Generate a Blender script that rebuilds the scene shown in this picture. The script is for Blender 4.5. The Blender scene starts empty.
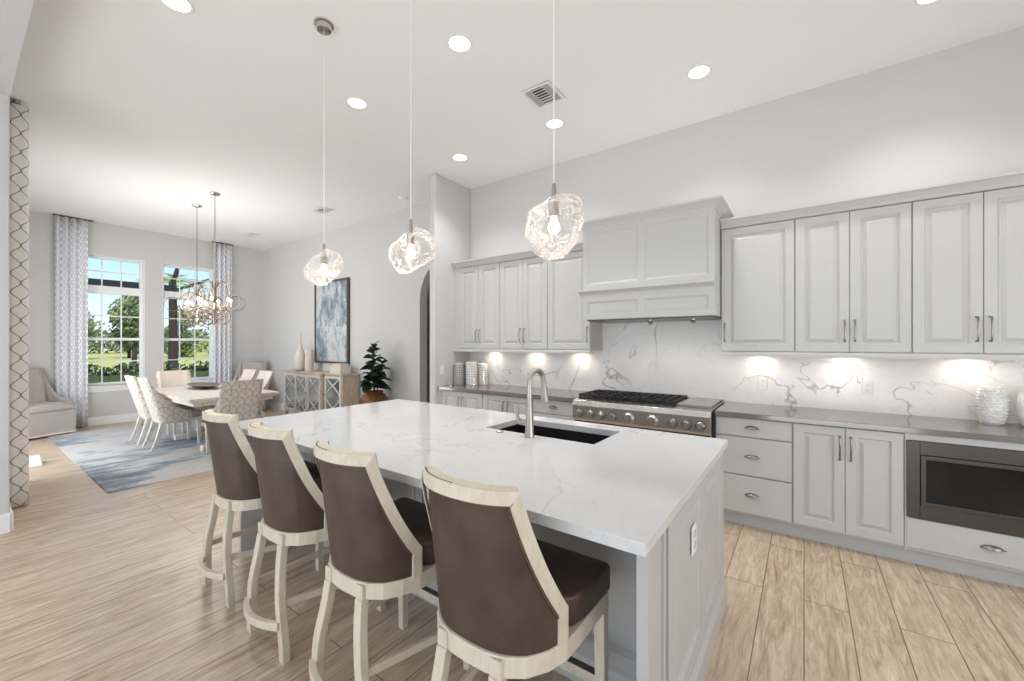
import bpy, math, random
from mathutils import Vector, Matrix
random.seed(7)
C = bpy.context.scene.collection
PI = math.pi

# ------------------------------------------------------------------ camera, sky, sun, big lights, exposure
YAW = 0.6236
CAMH = 1.4603
cam_d = bpy.data.cameras.new('camera'); cam = bpy.data.objects.new('camera', cam_d); C.objects.link(cam)
cam.location = (0, 0, CAMH); cam.rotation_euler = (PI/2, 0, YAW)
cam_d.sensor_width = 36.0; cam_d.lens = 405.962*36.0/1024.0
cam_d.shift_y = -(340.5-343.4446)/1024.0
cam_d.clip_start = 0.02; cam_d.clip_end = 500
bpy.context.scene.camera = cam
vs = bpy.context.scene.view_settings
vs.view_transform = 'Standard'; vs.look = 'None'; vs.gamma = 1.0; vs.use_curve_mapping = False
vs.exposure = 0.42

world = bpy.data.worlds.new('sky'); bpy.context.scene.world = world; world.use_nodes = True
wn = world.node_tree; wn.nodes.clear()
_o = wn.nodes.new('ShaderNodeOutputWorld'); _b = wn.nodes.new('ShaderNodeBackground')
_tc = wn.nodes.new('ShaderNodeTexCoord'); _sx = wn.nodes.new('ShaderNodeSeparateXYZ'); _cr = wn.nodes.new('ShaderNodeValToRGB')
wn.links.new(_tc.outputs['Generated'], _sx.inputs[0]); wn.links.new(_sx.outputs['Z'], _cr.inputs[0])
_e = _cr.color_ramp.elements
_e[0].position = 0.0; _e[0].color = (0.80, 0.90, 0.97, 1)
_e[1].position = 0.55; _e[1].color = (0.20, 0.42, 0.80, 1)
_m = _cr.color_ramp.elements.new(0.16); _m.color = (0.42, 0.70, 0.95, 1)
wn.links.new(_cr.outputs[0], _b.inputs[0]); _b.inputs[1].default_value = 1.0
wn.links.new(_b.outputs[0], _o.inputs[0])

def light(name, typ, loc, rot=(0, 0, 0), energy=10, color=(1, 1, 1), **k):
    d = bpy.data.lights.new(name, typ); d.energy = energy; d.color = color
    for a, b in k.items(): setattr(d, a, b)
    o = bpy.data.objects.new(name, d); C.objects.link(o); o.location = loc; o.rotation_euler = rot
    return o
light('sun', 'SUN', (20, 10, 30), (math.radians(38), 0, math.radians(75)), energy=3.2, color=(1, .95, .86), angle=0.02)
# added fill lamps: behind the camera, low and upward, outside the dining doors
light('great_room_fill', 'AREA', (-1.3, -3.8, 1.9), (math.radians(90), 0, 0), energy=24, color=(.97, .985, 1), shape='RECTANGLE', size=6.6, size_y=3.2)
light('ceiling_uplight_fill', 'AREA', (-1.6, -2.2, .25), (math.radians(140), 0, 0), energy=90, color=(.96, .98, 1), shape='RECTANGLE', size=6.2, size_y=2.2)  # added uplight to brighten the ceiling, no sunlit floor behind it
light('dining_doors_fill', 'AREA', (-7.55, -0.12, 1.2), (math.radians(104), 0, 0), energy=74, color=(.96, .98, 1), shape='RECTANGLE', size=3.1, size_y=2.4)  # added lamp standing in for daylight through the unseen doors

light('right_side_fill', 'AREA', (2.25, 1.4, 1.7), (math.radians(100), 0, math.radians(90)), energy=50, color=(.97, .985, 1), shape='RECTANGLE', size=3.6, size_y=2.4)  # added fill from the right, set before a blank wall

# ------------------------------------------------------------------ materials
def lin(c):
    return tuple(((v/255)/12.92 if v/255 <= .04045 else ((v/255+.055)/1.055)**2.4) for v in c) + (1,)
class NT:
    def __init__(s, name):
        s.m = bpy.data.materials.new(name); s.m.use_nodes = True; s.t = s.m.node_tree; s.t.nodes.clear()
        s.out = s.t.nodes.new('ShaderNodeOutputMaterial')
    def n(s, typ, **k):
        q = s.t.nodes.new(typ)
        for a, b in k.items(): setattr(q, a, b)
        return q
    def l(s, a, b): s.t.links.new(a, b)
    def put(s, sock, v):
        if hasattr(v, 'is_linked') or hasattr(v, 'links'): s.l(v, sock)
        else: sock.default_value = v
    def ma(s, op, a, b=0.0, c=None):
        q = s.n('ShaderNodeMath', operation=op)
        s.put(q.inputs[0], a); s.put(q.inputs[1], b)
        if c is not None: s.put(q.inputs[2], c)
        return q.outputs[0]
    def mix(s, f, a, b):
        q = s.n('ShaderNodeMix', data_type='RGBA'); s.put(q.inputs[0], f); s.put(q.inputs[6], a); s.put(q.inputs[7], b)
        return q.outputs[2]
    def ramp(s, f, stops):
        q = s.n('ShaderNodeValToRGB'); s.l(f, q.inputs[0]); e = q.color_ramp.elements
        e[0].position, e[0].color = stops[0]; e[1].position, e[1].color = stops[-1]
        for p, c in stops[1:-1]:
            x = e.new(p); x.color = c
        return q.outputs[0]
    def coord(s, which='Object', scale=(1, 1, 1), loc=(0, 0, 0), rot=(0, 0, 0)):
        t = s.n('ShaderNodeTexCoord'); m = s.n('ShaderNodeMapping')
        s.l(t.outputs[which], m.inputs[0]); m.inputs['Scale'].default_value = scale; m.inputs['Location'].default_value = loc; m.inputs['Rotation'].default_value = rot
        return m.outputs[0]
    def noise(s, vec, scale, detail=4, rough=.5, dist=0.0):
        q = s.n('ShaderNodeTexNoise'); s.l(vec, q.inputs['Vector']); q.inputs['Scale'].default_value = scale
        q.inputs['Detail'].default_value = detail; q.inputs['Roughness'].default_value = rough; q.inputs['Distortion'].default_value = dist
        return q.outputs[0]
    def xyz(s, vec):
        q = s.n('ShaderNodeSeparateXYZ'); s.l(vec, q.inputs[0]); return q.outputs
    def comb(s, x, y, z):
        q = s.n('ShaderNodeCombineXYZ'); s.put(q.inputs[0], x); s.put(q.inputs[1], y); s.put(q.inputs[2], z); return q.outputs[0]
    def bump(s, h, strength=.3, dist=.01):
        q = s.n('ShaderNodeBump'); s.l(h, q.inputs['Height']); q.inputs['Strength'].default_value = strength; q.inputs['Distance'].default_value = dist
        return q.outputs[0]
    def pbr(s, color, rough=.5, metal=0.0, normal=None, **k):
        q = s.n('ShaderNodeBsdfPrincipled'); s.put(q.inputs['Base Color'], color); s.put(q.inputs['Roughness'], rough); q.inputs['Metallic'].default_value = metal
        if normal is not None: s.l(normal, q.inputs['Normal'])
        for a, b in k.items(): s.put(q.inputs[a.replace('_', ' ')], b)
        s.l(q.outputs[0], s.out.inputs[0]); return s.m
def plain(name, rgb, rough=.5, metal=0.0, var=.04, scale=9, bump=0.0, bscale=60, **k):
    s = NT(name); v = s.coord(); n = s.noise(v, scale, 3)
    c = lin(rgb); a = tuple(min(1, x*(1+var)) for x in c[:3])+(1,); b = tuple(x*(1-var) for x in c[:3])+(1,)
    nb = s.bump(s.noise(v, bscale, 4), bump, .004) if bump else None
    return s.pbr(s.mix(n, a, b), rough, metal, nb, **k)
def emis(name, rgb, st):
    s = NT(name); e = s.n('ShaderNodeEmission'); e.inputs[0].default_value = lin(rgb); e.inputs[1].default_value = st; s.l(e.outputs[0], s.out.inputs[0]); return s.m

M = {}
M['wall'] = plain('wall_paint', (206, 205, 204), .75, var=.01)
M['ceiling'] = plain('ceiling_paint', (240, 239, 238), .85, var=.01, bump=.15, bscale=90)
M['trim'] = plain('white_trim_paint', (238, 238, 238), .4, var=.01)
M['cab'] = plain('light_grey_cabinet_paint', (196, 195, 193), .38, var=.01)
M['cab_dark'] = plain('toe_kick_paint', (190, 189, 188), .5, var=.02)
M['island'] = plain('island_grey_paint', (186, 184, 183), .4, var=.01)
M['nickel'] = plain('polished_nickel', (200, 196, 190), .16, 1.0, var=.03)
M['pull'] = plain('dark_nickel_pull', (150, 146, 142), .22, 1.0, var=.05)
M['faucet'] = plain('brushed_nickel', (178, 172, 164), .3, 1.0, var=.04)
M['black'] = plain('black_cast_iron', (22, 22, 23), .45, var=.2, bump=.2)
M['black_gloss'] = plain('black_glass', (8, 8, 9), .06, var=.1)
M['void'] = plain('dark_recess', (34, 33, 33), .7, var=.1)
M['plastic'] = plain('white_plastic', (236, 235, 232), .35, var=.01)
M['sink'] = plain('black_composite_sink', (24, 24, 26), .4, var=.2)
M['bulb'] = emis('warm_bulb', (255, 224, 180), 9)
M['can'] = emis('led_lens', (255, 250, 240), 9)
M['puck'] = emis('under_cabinet_led', (255, 232, 196), 10)
M['dark_gap'] = plain('shadow_gap', (60, 58, 56), .8)

def steel(name, rgb, rough):
    s = NT(name); v = s.coord(scale=(2, 60, 220)); n = s.noise(v, 3, 2)
    c = lin(rgb)
    return s.pbr(s.mix(n, tuple(x*1.12 for x in c[:3])+(1,), tuple(x*.85 for x in c[:3])+(1,)), rough, 1.0)
M['champagne'] = plain('champagne_metal', (128, 114, 98), .35, 1.0, var=.05)
M['steel'] = steel('brushed_stainless', (186, 181, 176), .27)
M['steel_dark'] = steel('dark_brushed_stainless', (92, 88, 85), .3)

def marble(name, base, veinc, sc, w1, amt, rough=.12, coords='Object', seed=0.0, fine=.35):
    s = NT(name); v = s.coord(coords, loc=(seed, seed*.7, seed*.3))
    d = s.noise(v, sc*1.3, 6, .62); x = s.xyz(v)
    n1 = s.noise(v, sc, 4, .55, 1.3)
    a = s.ma('ABSOLUTE', s.ma('SUBTRACT', n1, .5)); vein = s.ma('SUBTRACT', 1.0, s.ma('MINIMUM', s.ma('DIVIDE', a, w1), 1.0))
    mask = s.ramp(s.noise(v, sc*.8, 2), [(.42, (0, 0, 0, 1)), (.62, (1, 1, 1, 1))])
    n2 = s.noise(v, sc*2.3, 5, .6, 1.8); a2 = s.ma('ABSOLUTE', s.ma('SUBTRACT', n2, .52)); v2 = s.ma('SUBTRACT', 1.0, s.ma('MINIMUM', s.ma('DIVIDE', a2, w1*.8), 1.0))
    f = s.ma('ADD', s.ma('MULTIPLY', s.ma('MULTIPLY', vein, mask), amt), s.ma('MULTIPLY', v2, amt*fine))
    cl = s.ma('MULTIPLY', s.ramp(d, [(.35, (0, 0, 0, 1)), (.75, (1, 1, 1, 1))]), .18*amt)
    f = s.ma('MINIMUM', s.ma('ADD', f, cl), 1.0)
    return s.pbr(s.mix(f, lin(base), lin(veinc)), rough)
M['quartz'] = marble('white_quartz', (210, 210, 211), (164, 162, 160), .8, .009, .8, .1, fine=.25)
M['splash'] = marble('marble_backsplash', (240, 236, 234), (150, 142, 138), 1.0, .011, .85, .14, seed=8.2, fine=.2)
def taupe():
    s = NT('taupe_quartz'); v = s.coord(); n = s.noise(v, 260, 2)
    return s.pbr(s.mix(n, lin((128, 121, 116)), lin((96, 90, 87))), .1, IOR=2.2)
M['taupe'] = taupe()

def floor_mat():
    s = NT('wood_look_tile'); v = s.coord('Object'); x = s.xyz(v)
    # planks run along Y: swap so brick rows stack along X
    vec = s.comb(x[1], x[0], 0.0)
    b = s.n('ShaderNodeTexBrick'); s.l(vec, b.inputs['Vector'])
    b.offset = .37; b.offset_frequency = 2; b.squash = 1.0
    b.inputs['Scale'].default_value = 1.0; b.inputs['Mortar Size'].default_value = .0028; b.inputs['Mortar Smooth'].default_value = .2
    b.inputs['Brick Width'].default_value = 1.75; b.inputs['Row Height'].default_value = .2; b.inputs['Bias'].default_value = 0
    b.inputs['Color1'].default_value = (0, 0, 0, 1); b.inputs['Color2'].default_value = (1, 1, 1, 1); b.inputs['Mortar'].default_value = (.5, .5, .5, 1)
    tone = b.outputs['Color']; t = s.xyz(tone)[0]
    gv = s.comb(s.ma('MULTIPLY', x[0], 30.0), s.ma('MULTIPLY', x[1], 3.2), s.ma('MULTIPLY', t, 37.0))
    g = s.noise(gv, 1.0, 9, .68, 1.1)
    gv2 = s.comb(s.ma('MULTIPLY', x[0], 11.0), s.ma('MULTIPLY', x[1], 2.6), s.ma('MULTIPLY', t, 11.0))
    g2 = s.noise(gv2, 1.0, 6, .65, 1.6)
    base = s.ramp(g, [(.28, lin((134, 112, 90))), (.42, lin((176, 155, 131))), (.52, lin((194, 175, 151))), (.70, lin((216, 201, 180)))])
    warm = s.mix(s.ma('MULTIPLY', s.ramp(g2, [(.5, (0, 0, 0, 1)), (.66, (1, 1, 1, 1))]), .5), base, lin((166, 134, 108)))
    pl = s.mix(s.ma('MULTIPLY', t, .26), warm, lin((208, 191, 170)))
    kn = s.n('ShaderNodeTexVoronoi'); s.l(s.comb(s.ma('MULTIPLY', x[0], 4.2), s.ma('MULTIPLY', x[1], 1.7), 0.0), kn.inputs['Vector']); kn.inputs['Scale'].default_value = 1.0
    k = s.ramp(kn.outputs['Distance'], [(.0, (.8, .8, .8, 1)), (.09, (0, 0, 0, 1))])
    pl = s.mix(k, pl, lin((150, 108, 78)))
    col = s.mix(b.outputs['Fac'], pl, lin((118, 104, 90)))
    bp = s.bump(s.ma('SUBTRACT', s.ma('MULTIPLY', g, .25), b.outputs['Fac']), .25, .003)
    return s.pbr(col, s.ma('ADD', s.ma('MULTIPLY', g, .12), .27), 0, bp)
M['floor'] = floor_mat()

def leather():
    s = NT('brown_leather'); v = s.coord(); n = s.noise(v, 7, 5, .6); n2 = s.noise(v, 240, 3)
    return s.pbr(s.ramp(n, [(.3, lin((58, 45, 36))), (.7, lin((82, 65, 54)))]), .42, 0, s.bump(n2, .12, .002))
M['leather'] = leather()
def antique(name, a, b2, rough=.5):
    s = NT(name); v = s.coord(scale=(1, 1, .35)); n = s.noise(v, 26, 6, .65)
    return s.pbr(s.ramp(n, [(.32, lin(b2)), (.55, lin(a))]), rough, 0, s.bump(n, .08, .002))
M['cream'] = antique('antique_cream_paint', (212, 201, 183), (198, 186, 166))
M['wash'] = antique('white_washed_wood', (224, 216, 205), (202, 190, 175))
M['wash_grey'] = antique('grey_washed_wood', (220, 216, 208), (192, 186, 176))
M['beige_wood'] = antique('beige_wood', (206, 186, 164), (182, 160, 136))
M['glaze'] = plain('brown_glaze_line', (88, 72, 60), .6)
M['frame_dark'] = plain('dark_bronze_frame', (84, 76, 72), .4)

def cloth(name, a, b2, rough=.9, sc=300):
    s = NT(name); v = s.coord(); n = s.noise(v, sc, 2); n2 = s.noise(v, 5, 3)
    return s.pbr(s.mix(n2, lin(a), lin(b2)), rough, 0, s.bump(n, .2, .002), Sheen_Weight=.2)
M['linen'] = cloth('cream_linen', (226, 214, 202), (212, 200, 188))
M['seat_fabric'] = cloth('taupe_seat_fabric', (176, 166, 158), (160, 150, 142))
M['slip'] = cloth('greige_slipcover', (184, 176, 170), (170, 162, 157))

def scallop():
    s = NT('scalloped_fabric'); t = s.n('ShaderNodeTexCoord'); x = s.xyz(t.outputs['UV'])
    v = s.ma('MULTIPLY', x[1], 10.0); row = s.ma('FLOOR', v); u = s.ma('ADD', s.ma('MULTIPLY', x[0], 6.2), s.ma('MULTIPLY', s.ma('MODULO', row, 2.0), .5))
    fu = s.ma('SUBTRACT', s.ma('FRACT', u), .5); fv = s.ma('FRACT', v)
    d = s.ma('SQRT', s.ma('ADD', s.ma('MULTIPLY', fu, fu), s.ma('MULTIPLY', s.ma('MULTIPLY', fv, fv), .3)))
    ring = s.ma('LESS_THAN', s.ma('ABSOLUTE', s.ma('SUBTRACT', d, .47)), .024)
    sp = s.ma('MULTIPLY', s.ma('LESS_THAN', s.ma('ABSOLUTE', fu), .03), s.ma('LESS_THAN', d, .47))
    dg = s.ma('LESS_THAN', s.ma('ABSOLUTE', s.ma('SUBTRACT', s.ma('ABSOLUTE', fu), s.ma('MULTIPLY', fv, .42))), .025)
    f = s.ma('MINIMUM', s.ma('ADD', s.ma('ADD', ring, sp), s.ma('MULTIPLY', dg, .7)), 1.0)
    return s.pbr(s.mix(f, lin((206, 198, 188)), lin((156, 147, 139))), .85, 0, s.bump(f, -.4, .004))
M['scallop'] = scallop()

def ogee(name, base, line, su, sv, w, soft=False):
    s = NT(name); t = s.n('ShaderNodeTexCoord'); x = s.xyz(t.outputs['UV'])
    u = s.ma('MULTIPLY', x[0], su); v = s.ma('MULTIPLY', x[1], sv*2*PI)
    c = s.ma('MULTIPLY', s.ma('COSINE', v), .24)
    a = s.ma('ABSOLUTE', s.ma('SUBTRACT', s.ma('FRACT', s.ma('SUBTRACT', u, c)), .5))
    b = s.ma('ABSOLUTE', s.ma('SUBTRACT', s.ma('FRACT', s.ma('ADD', s.ma('ADD', u, c), .5)), .5))
    d = s.ma('MINIMUM', a, b); f = s.ma('LESS_THAN', d, w)
    n = s.noise(s.coord(), 400, 2)
    col = s.mix(f, lin(base), lin(line)); s.pbr(col, .9, 0, s.bump(n, .15, .002)); pb = s.out.inputs[0].links[0].from_socket
    tl = s.n('ShaderNodeBsdfTranslucent'); s.l(col, tl.inputs[0]); mx = s.n('ShaderNodeMixShader'); mx.inputs[0].default_value = .04
    s.l(pb, mx.inputs[1]); s.l(tl.outputs[0], mx.inputs[2]); s.l(mx.outputs[0], s.out.inputs[0]); return s.m
M['curtain_brown'] = ogee('trellis_curtain', (252, 248, 243), (150, 134, 126), 8.4, 6.0, .035)
M['curtain_blue'] = ogee('pale_trellis_curtain', (246, 246, 249), (214, 216, 222), 13, 9.0, .11)

def rug_mat():
    s = NT('abstract_rug'); v = s.coord(); x = s.xyz(v)
    a = s.comb(s.ma('MULTIPLY', x[0], 1.6), s.ma('MULTIPLY', x[1], .5), 0.0)
    big = s.noise(s.comb(s.ma('MULTIPLY', x[0], .8), s.ma('MULTIPLY', x[1], .7), 4.3), 1.0, 3, .5)
    st = s.noise(s.comb(s.ma('MULTIPLY', x[0], 9.0), s.ma('MULTIPLY', x[1], 2.2), 0.0), 1.0, 7, .7, .5)
    m = s.ma('ADD', s.ma('MULTIPLY', big, .75), s.ma('MULTIPLY', st, .5))
    col = s.ramp(m, [(.50, lin((70, 86, 106))), (.57, lin((128, 142, 156))), (.63, lin((196, 198, 200))), (.69, lin((190, 178, 170))), (.76, lin((206, 200, 196)))])
    f = s.noise(v, 160, 3, .7)
    return s.pbr(s.mix(s.ma('MULTIPLY', f, .35), col, lin((210, 208, 206))), .95, 0, s.bump(f, .4, .004))
M['rug'] = rug_mat()

def art_mat():
    s = NT('abstract_painting'); v = s.coord(); x = s.xyz(v)
    qa = s.ma('GREATER_THAN', x[0], -.03); qb = s.ma('GREATER_THAN', x[2], -.10)
    q = s.ma('ADD', qa, s.ma('MULTIPLY', qb, 2.0)); off = s.ma('MULTIPLY', q, 7.3)
    tone = s.ma('MULTIPLY', s.ma('ABSOLUTE', s.ma('SUBTRACT', qa, qb)), .05)
    n = s.noise(s.comb(s.ma('MULTIPLY', x[0], 4.5), off, s.ma('MULTIPLY', x[2], 2.2)), 1.0, 6, .65, .7)
    n2 = s.noise(s.comb(s.ma('MULTIPLY', x[0], 14.0), off, s.ma('MULTIPLY', x[2], 12.0)), 1.0, 4, .6)
    m = s.ma('ADD', s.ma('ADD', s.ma('MULTIPLY', n, .8), s.ma('MULTIPLY', n2, .25)), tone)
    col = s.ramp(m, [(.42, lin((104, 118, 130))), (.50, lin((140, 154, 162))), (.56, lin((178, 186, 190))), (.62, lin((206, 206, 204))), (.70, lin((168, 180, 188)))])
    seam = s.ma('MAXIMUM', s.ma('LESS_THAN', s.ma('ABSOLUTE', s.ma('ADD', x[0], .03)), .006), s.ma('LESS_THAN', s.ma('ABSOLUTE', s.ma('ADD', x[2], .10)), .006))
    return s.pbr(s.mix(s.ma('MULTIPLY', seam, .5), col, lin((220, 220, 218))), .55)
M['art'] = art_mat()

def glass_pane():
    s = NT('window_glass'); tr = s.n('ShaderNodeBsdfTransparent'); gl = s.n('ShaderNodeBsdfGlossy'); gl.inputs['Roughness'].default_value = .02
    lw = s.n('ShaderNodeLayerWeight'); lw.inputs[0].default_value = .12; mx = s.n('ShaderNodeMixShader')
    s.l(s.ma('MULTIPLY', lw.outputs['Fresnel'], .5), mx.inputs[0]); s.l(tr.outputs[0], mx.inputs[1]); s.l(gl.outputs[0], mx.inputs[2]); s.l(mx.outputs[0], s.out.inputs[0]); return s.m
M['glass'] = glass_pane()
def wavy_glass():
    s = NT('wavy_clear_glass'); v = s.coord(); n = s.noise(v, 22, 3, .6, 1.6)
    bm = s.bump(n, 1.0, .05)
    tr = s.n('ShaderNodeBsdfTransparent'); tr.inputs[0].default_value = (.97, .97, .97, 1)
    gl = s.n('ShaderNodeBsdfGlossy'); gl.inputs['Roughness'].default_value = .06; s.l(bm, gl.inputs['Normal'])
    df = s.n('ShaderNodeBsdfTranslucent'); df.inputs[0].default_value = (.95, .95, .95, 1)
    lw = s.n('ShaderNodeLayerWeight'); lw.inputs[0].default_value = .35; s.l(bm, lw.inputs['Normal'])
    mx = s.n('ShaderNodeMixShader'); s.l(s.ma('MINIMUM', s.ma('ADD', s.ma('MULTIPLY', lw.outputs['Fresnel'], .75), .03), .85), mx.inputs[0]); s.l(tr.outputs[0], mx.inputs[1]); s.l(gl.outputs[0], mx.inputs[2])
    cr = s.ma('ABSOLUTE', s.ma('SUBTRACT', s.noise(v, 13, 3, .6, 1.4), .5)); caustic = s.ramp(cr, [(.0, (.42, .42, .42, 1)), (.028, (.0, .0, .0, 1))])  # white lines mixed in as painted caustic glints
    rim_sheen = s.ma('MULTIPLY', s.ramp(lw.outputs['Facing'], [(.45, (0, 0, 0, 1)), (1.0, (1, 1, 1, 1))]), .5)  # whitened edge, a rim highlight put into the shader
    m2 = s.n('ShaderNodeMixShader'); s.l(s.ma('MINIMUM', s.ma('ADD', rim_sheen, caustic), .8), m2.inputs[0]); s.l(mx.outputs[0], m2.inputs[1]); s.l(df.outputs[0], m2.inputs[2])
    s.l(m2.outputs[0], s.out.inputs[0]); return s.m
M['wavy'] = wavy_glass()

def leafy(name, a, b2, sc=6.0):
    s = NT(name); g = s.n('ShaderNodeNewGeometry'); n = s.noise(s.coord(), sc, 2)
    r = g.outputs['Random Per Island']
    return s.pbr(s.mix(r, lin(a), lin(b2)), .6, 0, None, Subsurface_Weight=0.0)
M['leaf_dark'] = leafy('dark_hedge_leaves', (40, 56, 34), (84, 104, 62))
M['leaf_mid'] = leafy('tree_leaves', (80, 98, 66), (150, 162, 112))
M['leaf_light'] = leafy('palm_leaves', (120, 142, 50), (196, 204, 104))
M['leaf_fig'] = leafy('rubber_plant_leaves', (14, 30, 18), (34, 56, 36))
M['bark'] = plain('bark', (62, 52, 44), .9, var=.3, bump=.4, bscale=20)
M['grass'] = plain('lawn_grass', (186, 180, 104), .95, var=.3, scale=.4)
M['bronze'] = plain('dark_bronze_aluminium', (34, 32, 32), .5)
def pot_mat():
    s = NT('terracotta_glaze'); n = s.noise(s.coord(), 6, 4, .6)
    return s.pbr(s.ramp(n, [(.35, lin((84, 50, 30))), (.65, lin((150, 96, 56)))]), .3)
M['pot'] = pot_mat()
M['ceramic'] = plain('white_ceramic', (240, 238, 234), .35, var=.02)
M['bowl'] = plain('brown_wood_bowl', (98, 78, 66), .5, var=.2)
M['bowl_rim'] = plain('silvered_bowl_top', (176, 166, 154), .45, var=.1)
M['mirror'] = plain('antiqued_mirror', (176, 180, 184), .12, .9, var=.15)

# ------------------------------------------------------------------ mesh helpers
class MB:
    def __init__(s): s.v = []; s.f = []; s.uv = {}; s.mi = []
    def add(s, vs_, fs, uvs=None, mi=0):
        b = len(s.v); s.v += [tuple(p) for p in vs_]
        for k, q in enumerate(fs):
            s.f.append(tuple(b+i for i in q)); s.mi.append(mi)
            if uvs: s.uv[len(s.f)-1] = [uvs[i] for i in q]
        return s
    def box(s, x0, x1, y0, y1, z0, z1, mi=0):
        vv = [(x0, y0, z0), (x1, y0, z0), (x1, y1, z0), (x0, y1, z0), (x0, y0, z1), (x1, y0, z1), (x1, y1, z1), (x0, y1, z1)]
        return s.add(vv, [(0, 3, 2, 1), (4, 5, 6, 7), (0, 1, 5, 4), (1, 2, 6, 5), (2, 3, 7, 6), (3, 0, 4, 7)], mi=mi)
    def prism(s, poly, z0, z1, mi=0):
        n = len(poly); vv = [(x, y, z0) for x, y in poly]+[(x, y, z1) for x, y in poly]
        return s.add(vv, [tuple(range(n-1, -1, -1)), tuple(range(n, 2*n))]+[(i, (i+1) % n, n+(i+1) % n, n+i) for i in range(n)], mi=mi)
    def extrude_x(s, prof, x0, x1, mi=0):      # prof: (y,z) polygon
        n = len(prof); vv = [(x0, y, z) for y, z in prof]+[(x1, y, z) for y, z in prof]
        return s.add(vv, [tuple(range(n)), tuple(range(2*n-1, n-1, -1))]+[((i+1) % n, i, n+i, n+(i+1) % n) for i in range(n)], mi=mi)
    def extrude_y(s, prof, y0, y1, mi=0):      # prof: (x,z) polygon
        n = len(prof); vv = [(x, y0, z) for x, z in prof]+[(x, y1, z) for x, z in prof]
        return s.add(vv, [tuple(range(n-1, -1, -1)), tuple(range(n, 2*n))]+[(i, (i+1) % n, n+(i+1) % n, n+i) for i in range(n)], mi=mi)
    def lathe(s, prof, c=(0, 0, 0), n=24, mi=0, sx=1, sy=1):
        vv = []; fs = []
        for r, z in prof:
            for k in range(n):
                a = 2*PI*k/n; vv.append((c[0]+r*math.cos(a)*sx, c[1]+r*math.sin(a)*sy, c[2]+z))
        m = len(prof)
        for i in range(m-1):
            for k in range(n):
                k2 = (k+1) % n; fs.append((i*n+k, i*n+k2, (i+1)*n+k2, (i+1)*n+k))
        if prof[0][0] > 1e-5: fs.append(tuple(range(n-1, -1, -1)))
        if prof[-1][0] > 1e-5: fs.append(tuple((m-1)*n+k for k in range(n)))
        return s.add(vv, fs, mi=mi)
    def tube(s, pts, r, n=8, closed=False, mi=0, rr=None):
        P = [Vector(p) for p in pts]; N = len(P); vv = []; fs = []
        for i in range(N):
            if closed: t = P[(i+1) % N]-P[i-1]
            else: t = P[min(i+1, N-1)]-P[max(i-1, 0)]
            t.normalize()
            up = Vector((0, 0, 1)) if abs(t.z) < .95 else Vector((1, 0, 0))
            if i and not closed or i:
                a = prev - t*prev.dot(t)
                if a.length < 1e-4: a = t.cross(up)
            else: a = t.cross(up)
            a.normalize(); prev = a; b = t.cross(a)
            q = rr[i] if rr else r
            for k in range(n):
                w = 2*PI*k/n; vv.append(P[i]+(a*math.cos(w)+b*math.sin(w))*q)
        for i in range(N if closed else N-1):
            j = (i+1) % N
            for k in range(n):
                k2 = (k+1) % n; fs.append((i*n+k, i*n+k2, j*n+k2, j*n+k))
        if not closed: fs += [tuple(range(n-1, -1, -1)), tuple((N-1)*n+k for k in range(n))]
        return s.add(vv, fs, mi=mi)
    def stack(s, rows, mi=0):      # rows of (x,y,z,hx,hy)
        vv = []; fs = []
        for x, y, z, hx, hy in rows: vv += [(x-hx, y-hy, z), (x+hx, y-hy, z), (x+hx, y+hy, z), (x-hx, y+hy, z)]
        for i in range(len(rows)-1):
            for k in range(4):
                k2 = (k+1) % 4; fs.append((i*4+k, i*4+k2, i*4+4+k2, i*4+4+k))
        fs += [(3, 2, 1, 0), tuple(len(vv)-4+k for k in range(4))]
        return s.add(vv, fs, mi=mi)
    def bar(s, p, q, w, h, mi=0):   # rectangular bar between two points, w horizontal width, h vertical height
        p = Vector(p); q = Vector(q); t = (q-p).normalized(); sd = t.cross(Vector((0, 0, 1)))
        if sd.length < 1e-3: sd = Vector((1, 0, 0))
        sd.normalize(); up = sd.cross(t)
        vv = [c+sd*a*w/2+up*b*h/2 for c in (p, q) for a, b in ((-1, -1), (1, -1), (1, 1), (-1, 1))]
        return s.add(vv, [(3, 2, 1, 0), (4, 5, 6, 7), (0, 1, 5, 4), (1, 2, 6, 5), (2, 3, 7, 6), (3, 0, 4, 7)], mi=mi)
    def arcbar(s, pts, w, h, mi=0):   # continuous rectangular section along a path (horizontal-ish)
        P = [Vector(p) for p in pts]; vv = []; fs = []; N = len(P)
        for i in range(N):
            t = (P[min(i+1, N-1)]-P[max(i-1, 0)]); t.z = 0; t.normalize(); sd = Vector((t.y, -t.x, 0))
            for a, b in ((-1, -1), (1, -1), (1, 1), (-1, 1)): vv.append(P[i]+sd*a*w/2+Vector((0, 0, b*h/2)))
        for i in range(N-1):
            for k in range(4):
                k2 = (k+1) % 4; fs.append((i*4+k, i*4+k2, i*4+4+k2, i*4+4+k))
        fs += [(3, 2, 1, 0), tuple(4*N-4+k for k in range(4))]
        return s.add(vv, fs, mi=mi)
    def build(s, name, mat, parent=None, smooth=False, bevel=0, seg=2, world=True, angle=35):
        off = Vector((0, 0, 0))
        if parent is not None and world:
            off = WORLD.get(parent.name, Vector((0, 0, 0)))
        me = bpy.data.meshes.new(name); me.from_pydata([tuple(Vector(p)-off) for p in s.v], [], s.f)
        mats = mat if isinstance(mat, (list, tuple)) else [mat]
        for m in mats: me.materials.append(M[m] if isinstance(m, str) else m)
        if len(mats) > 1: me.polygons.foreach_set('material_index', s.mi)
        if s.uv:
            ul = me.uv_layers.new(name='UVMap')
            for pi, u in s.uv.items():
                p = me.polygons[pi]
                for k, li in enumerate(p.loop_indices): ul.data[li].uv = u[k]
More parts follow.
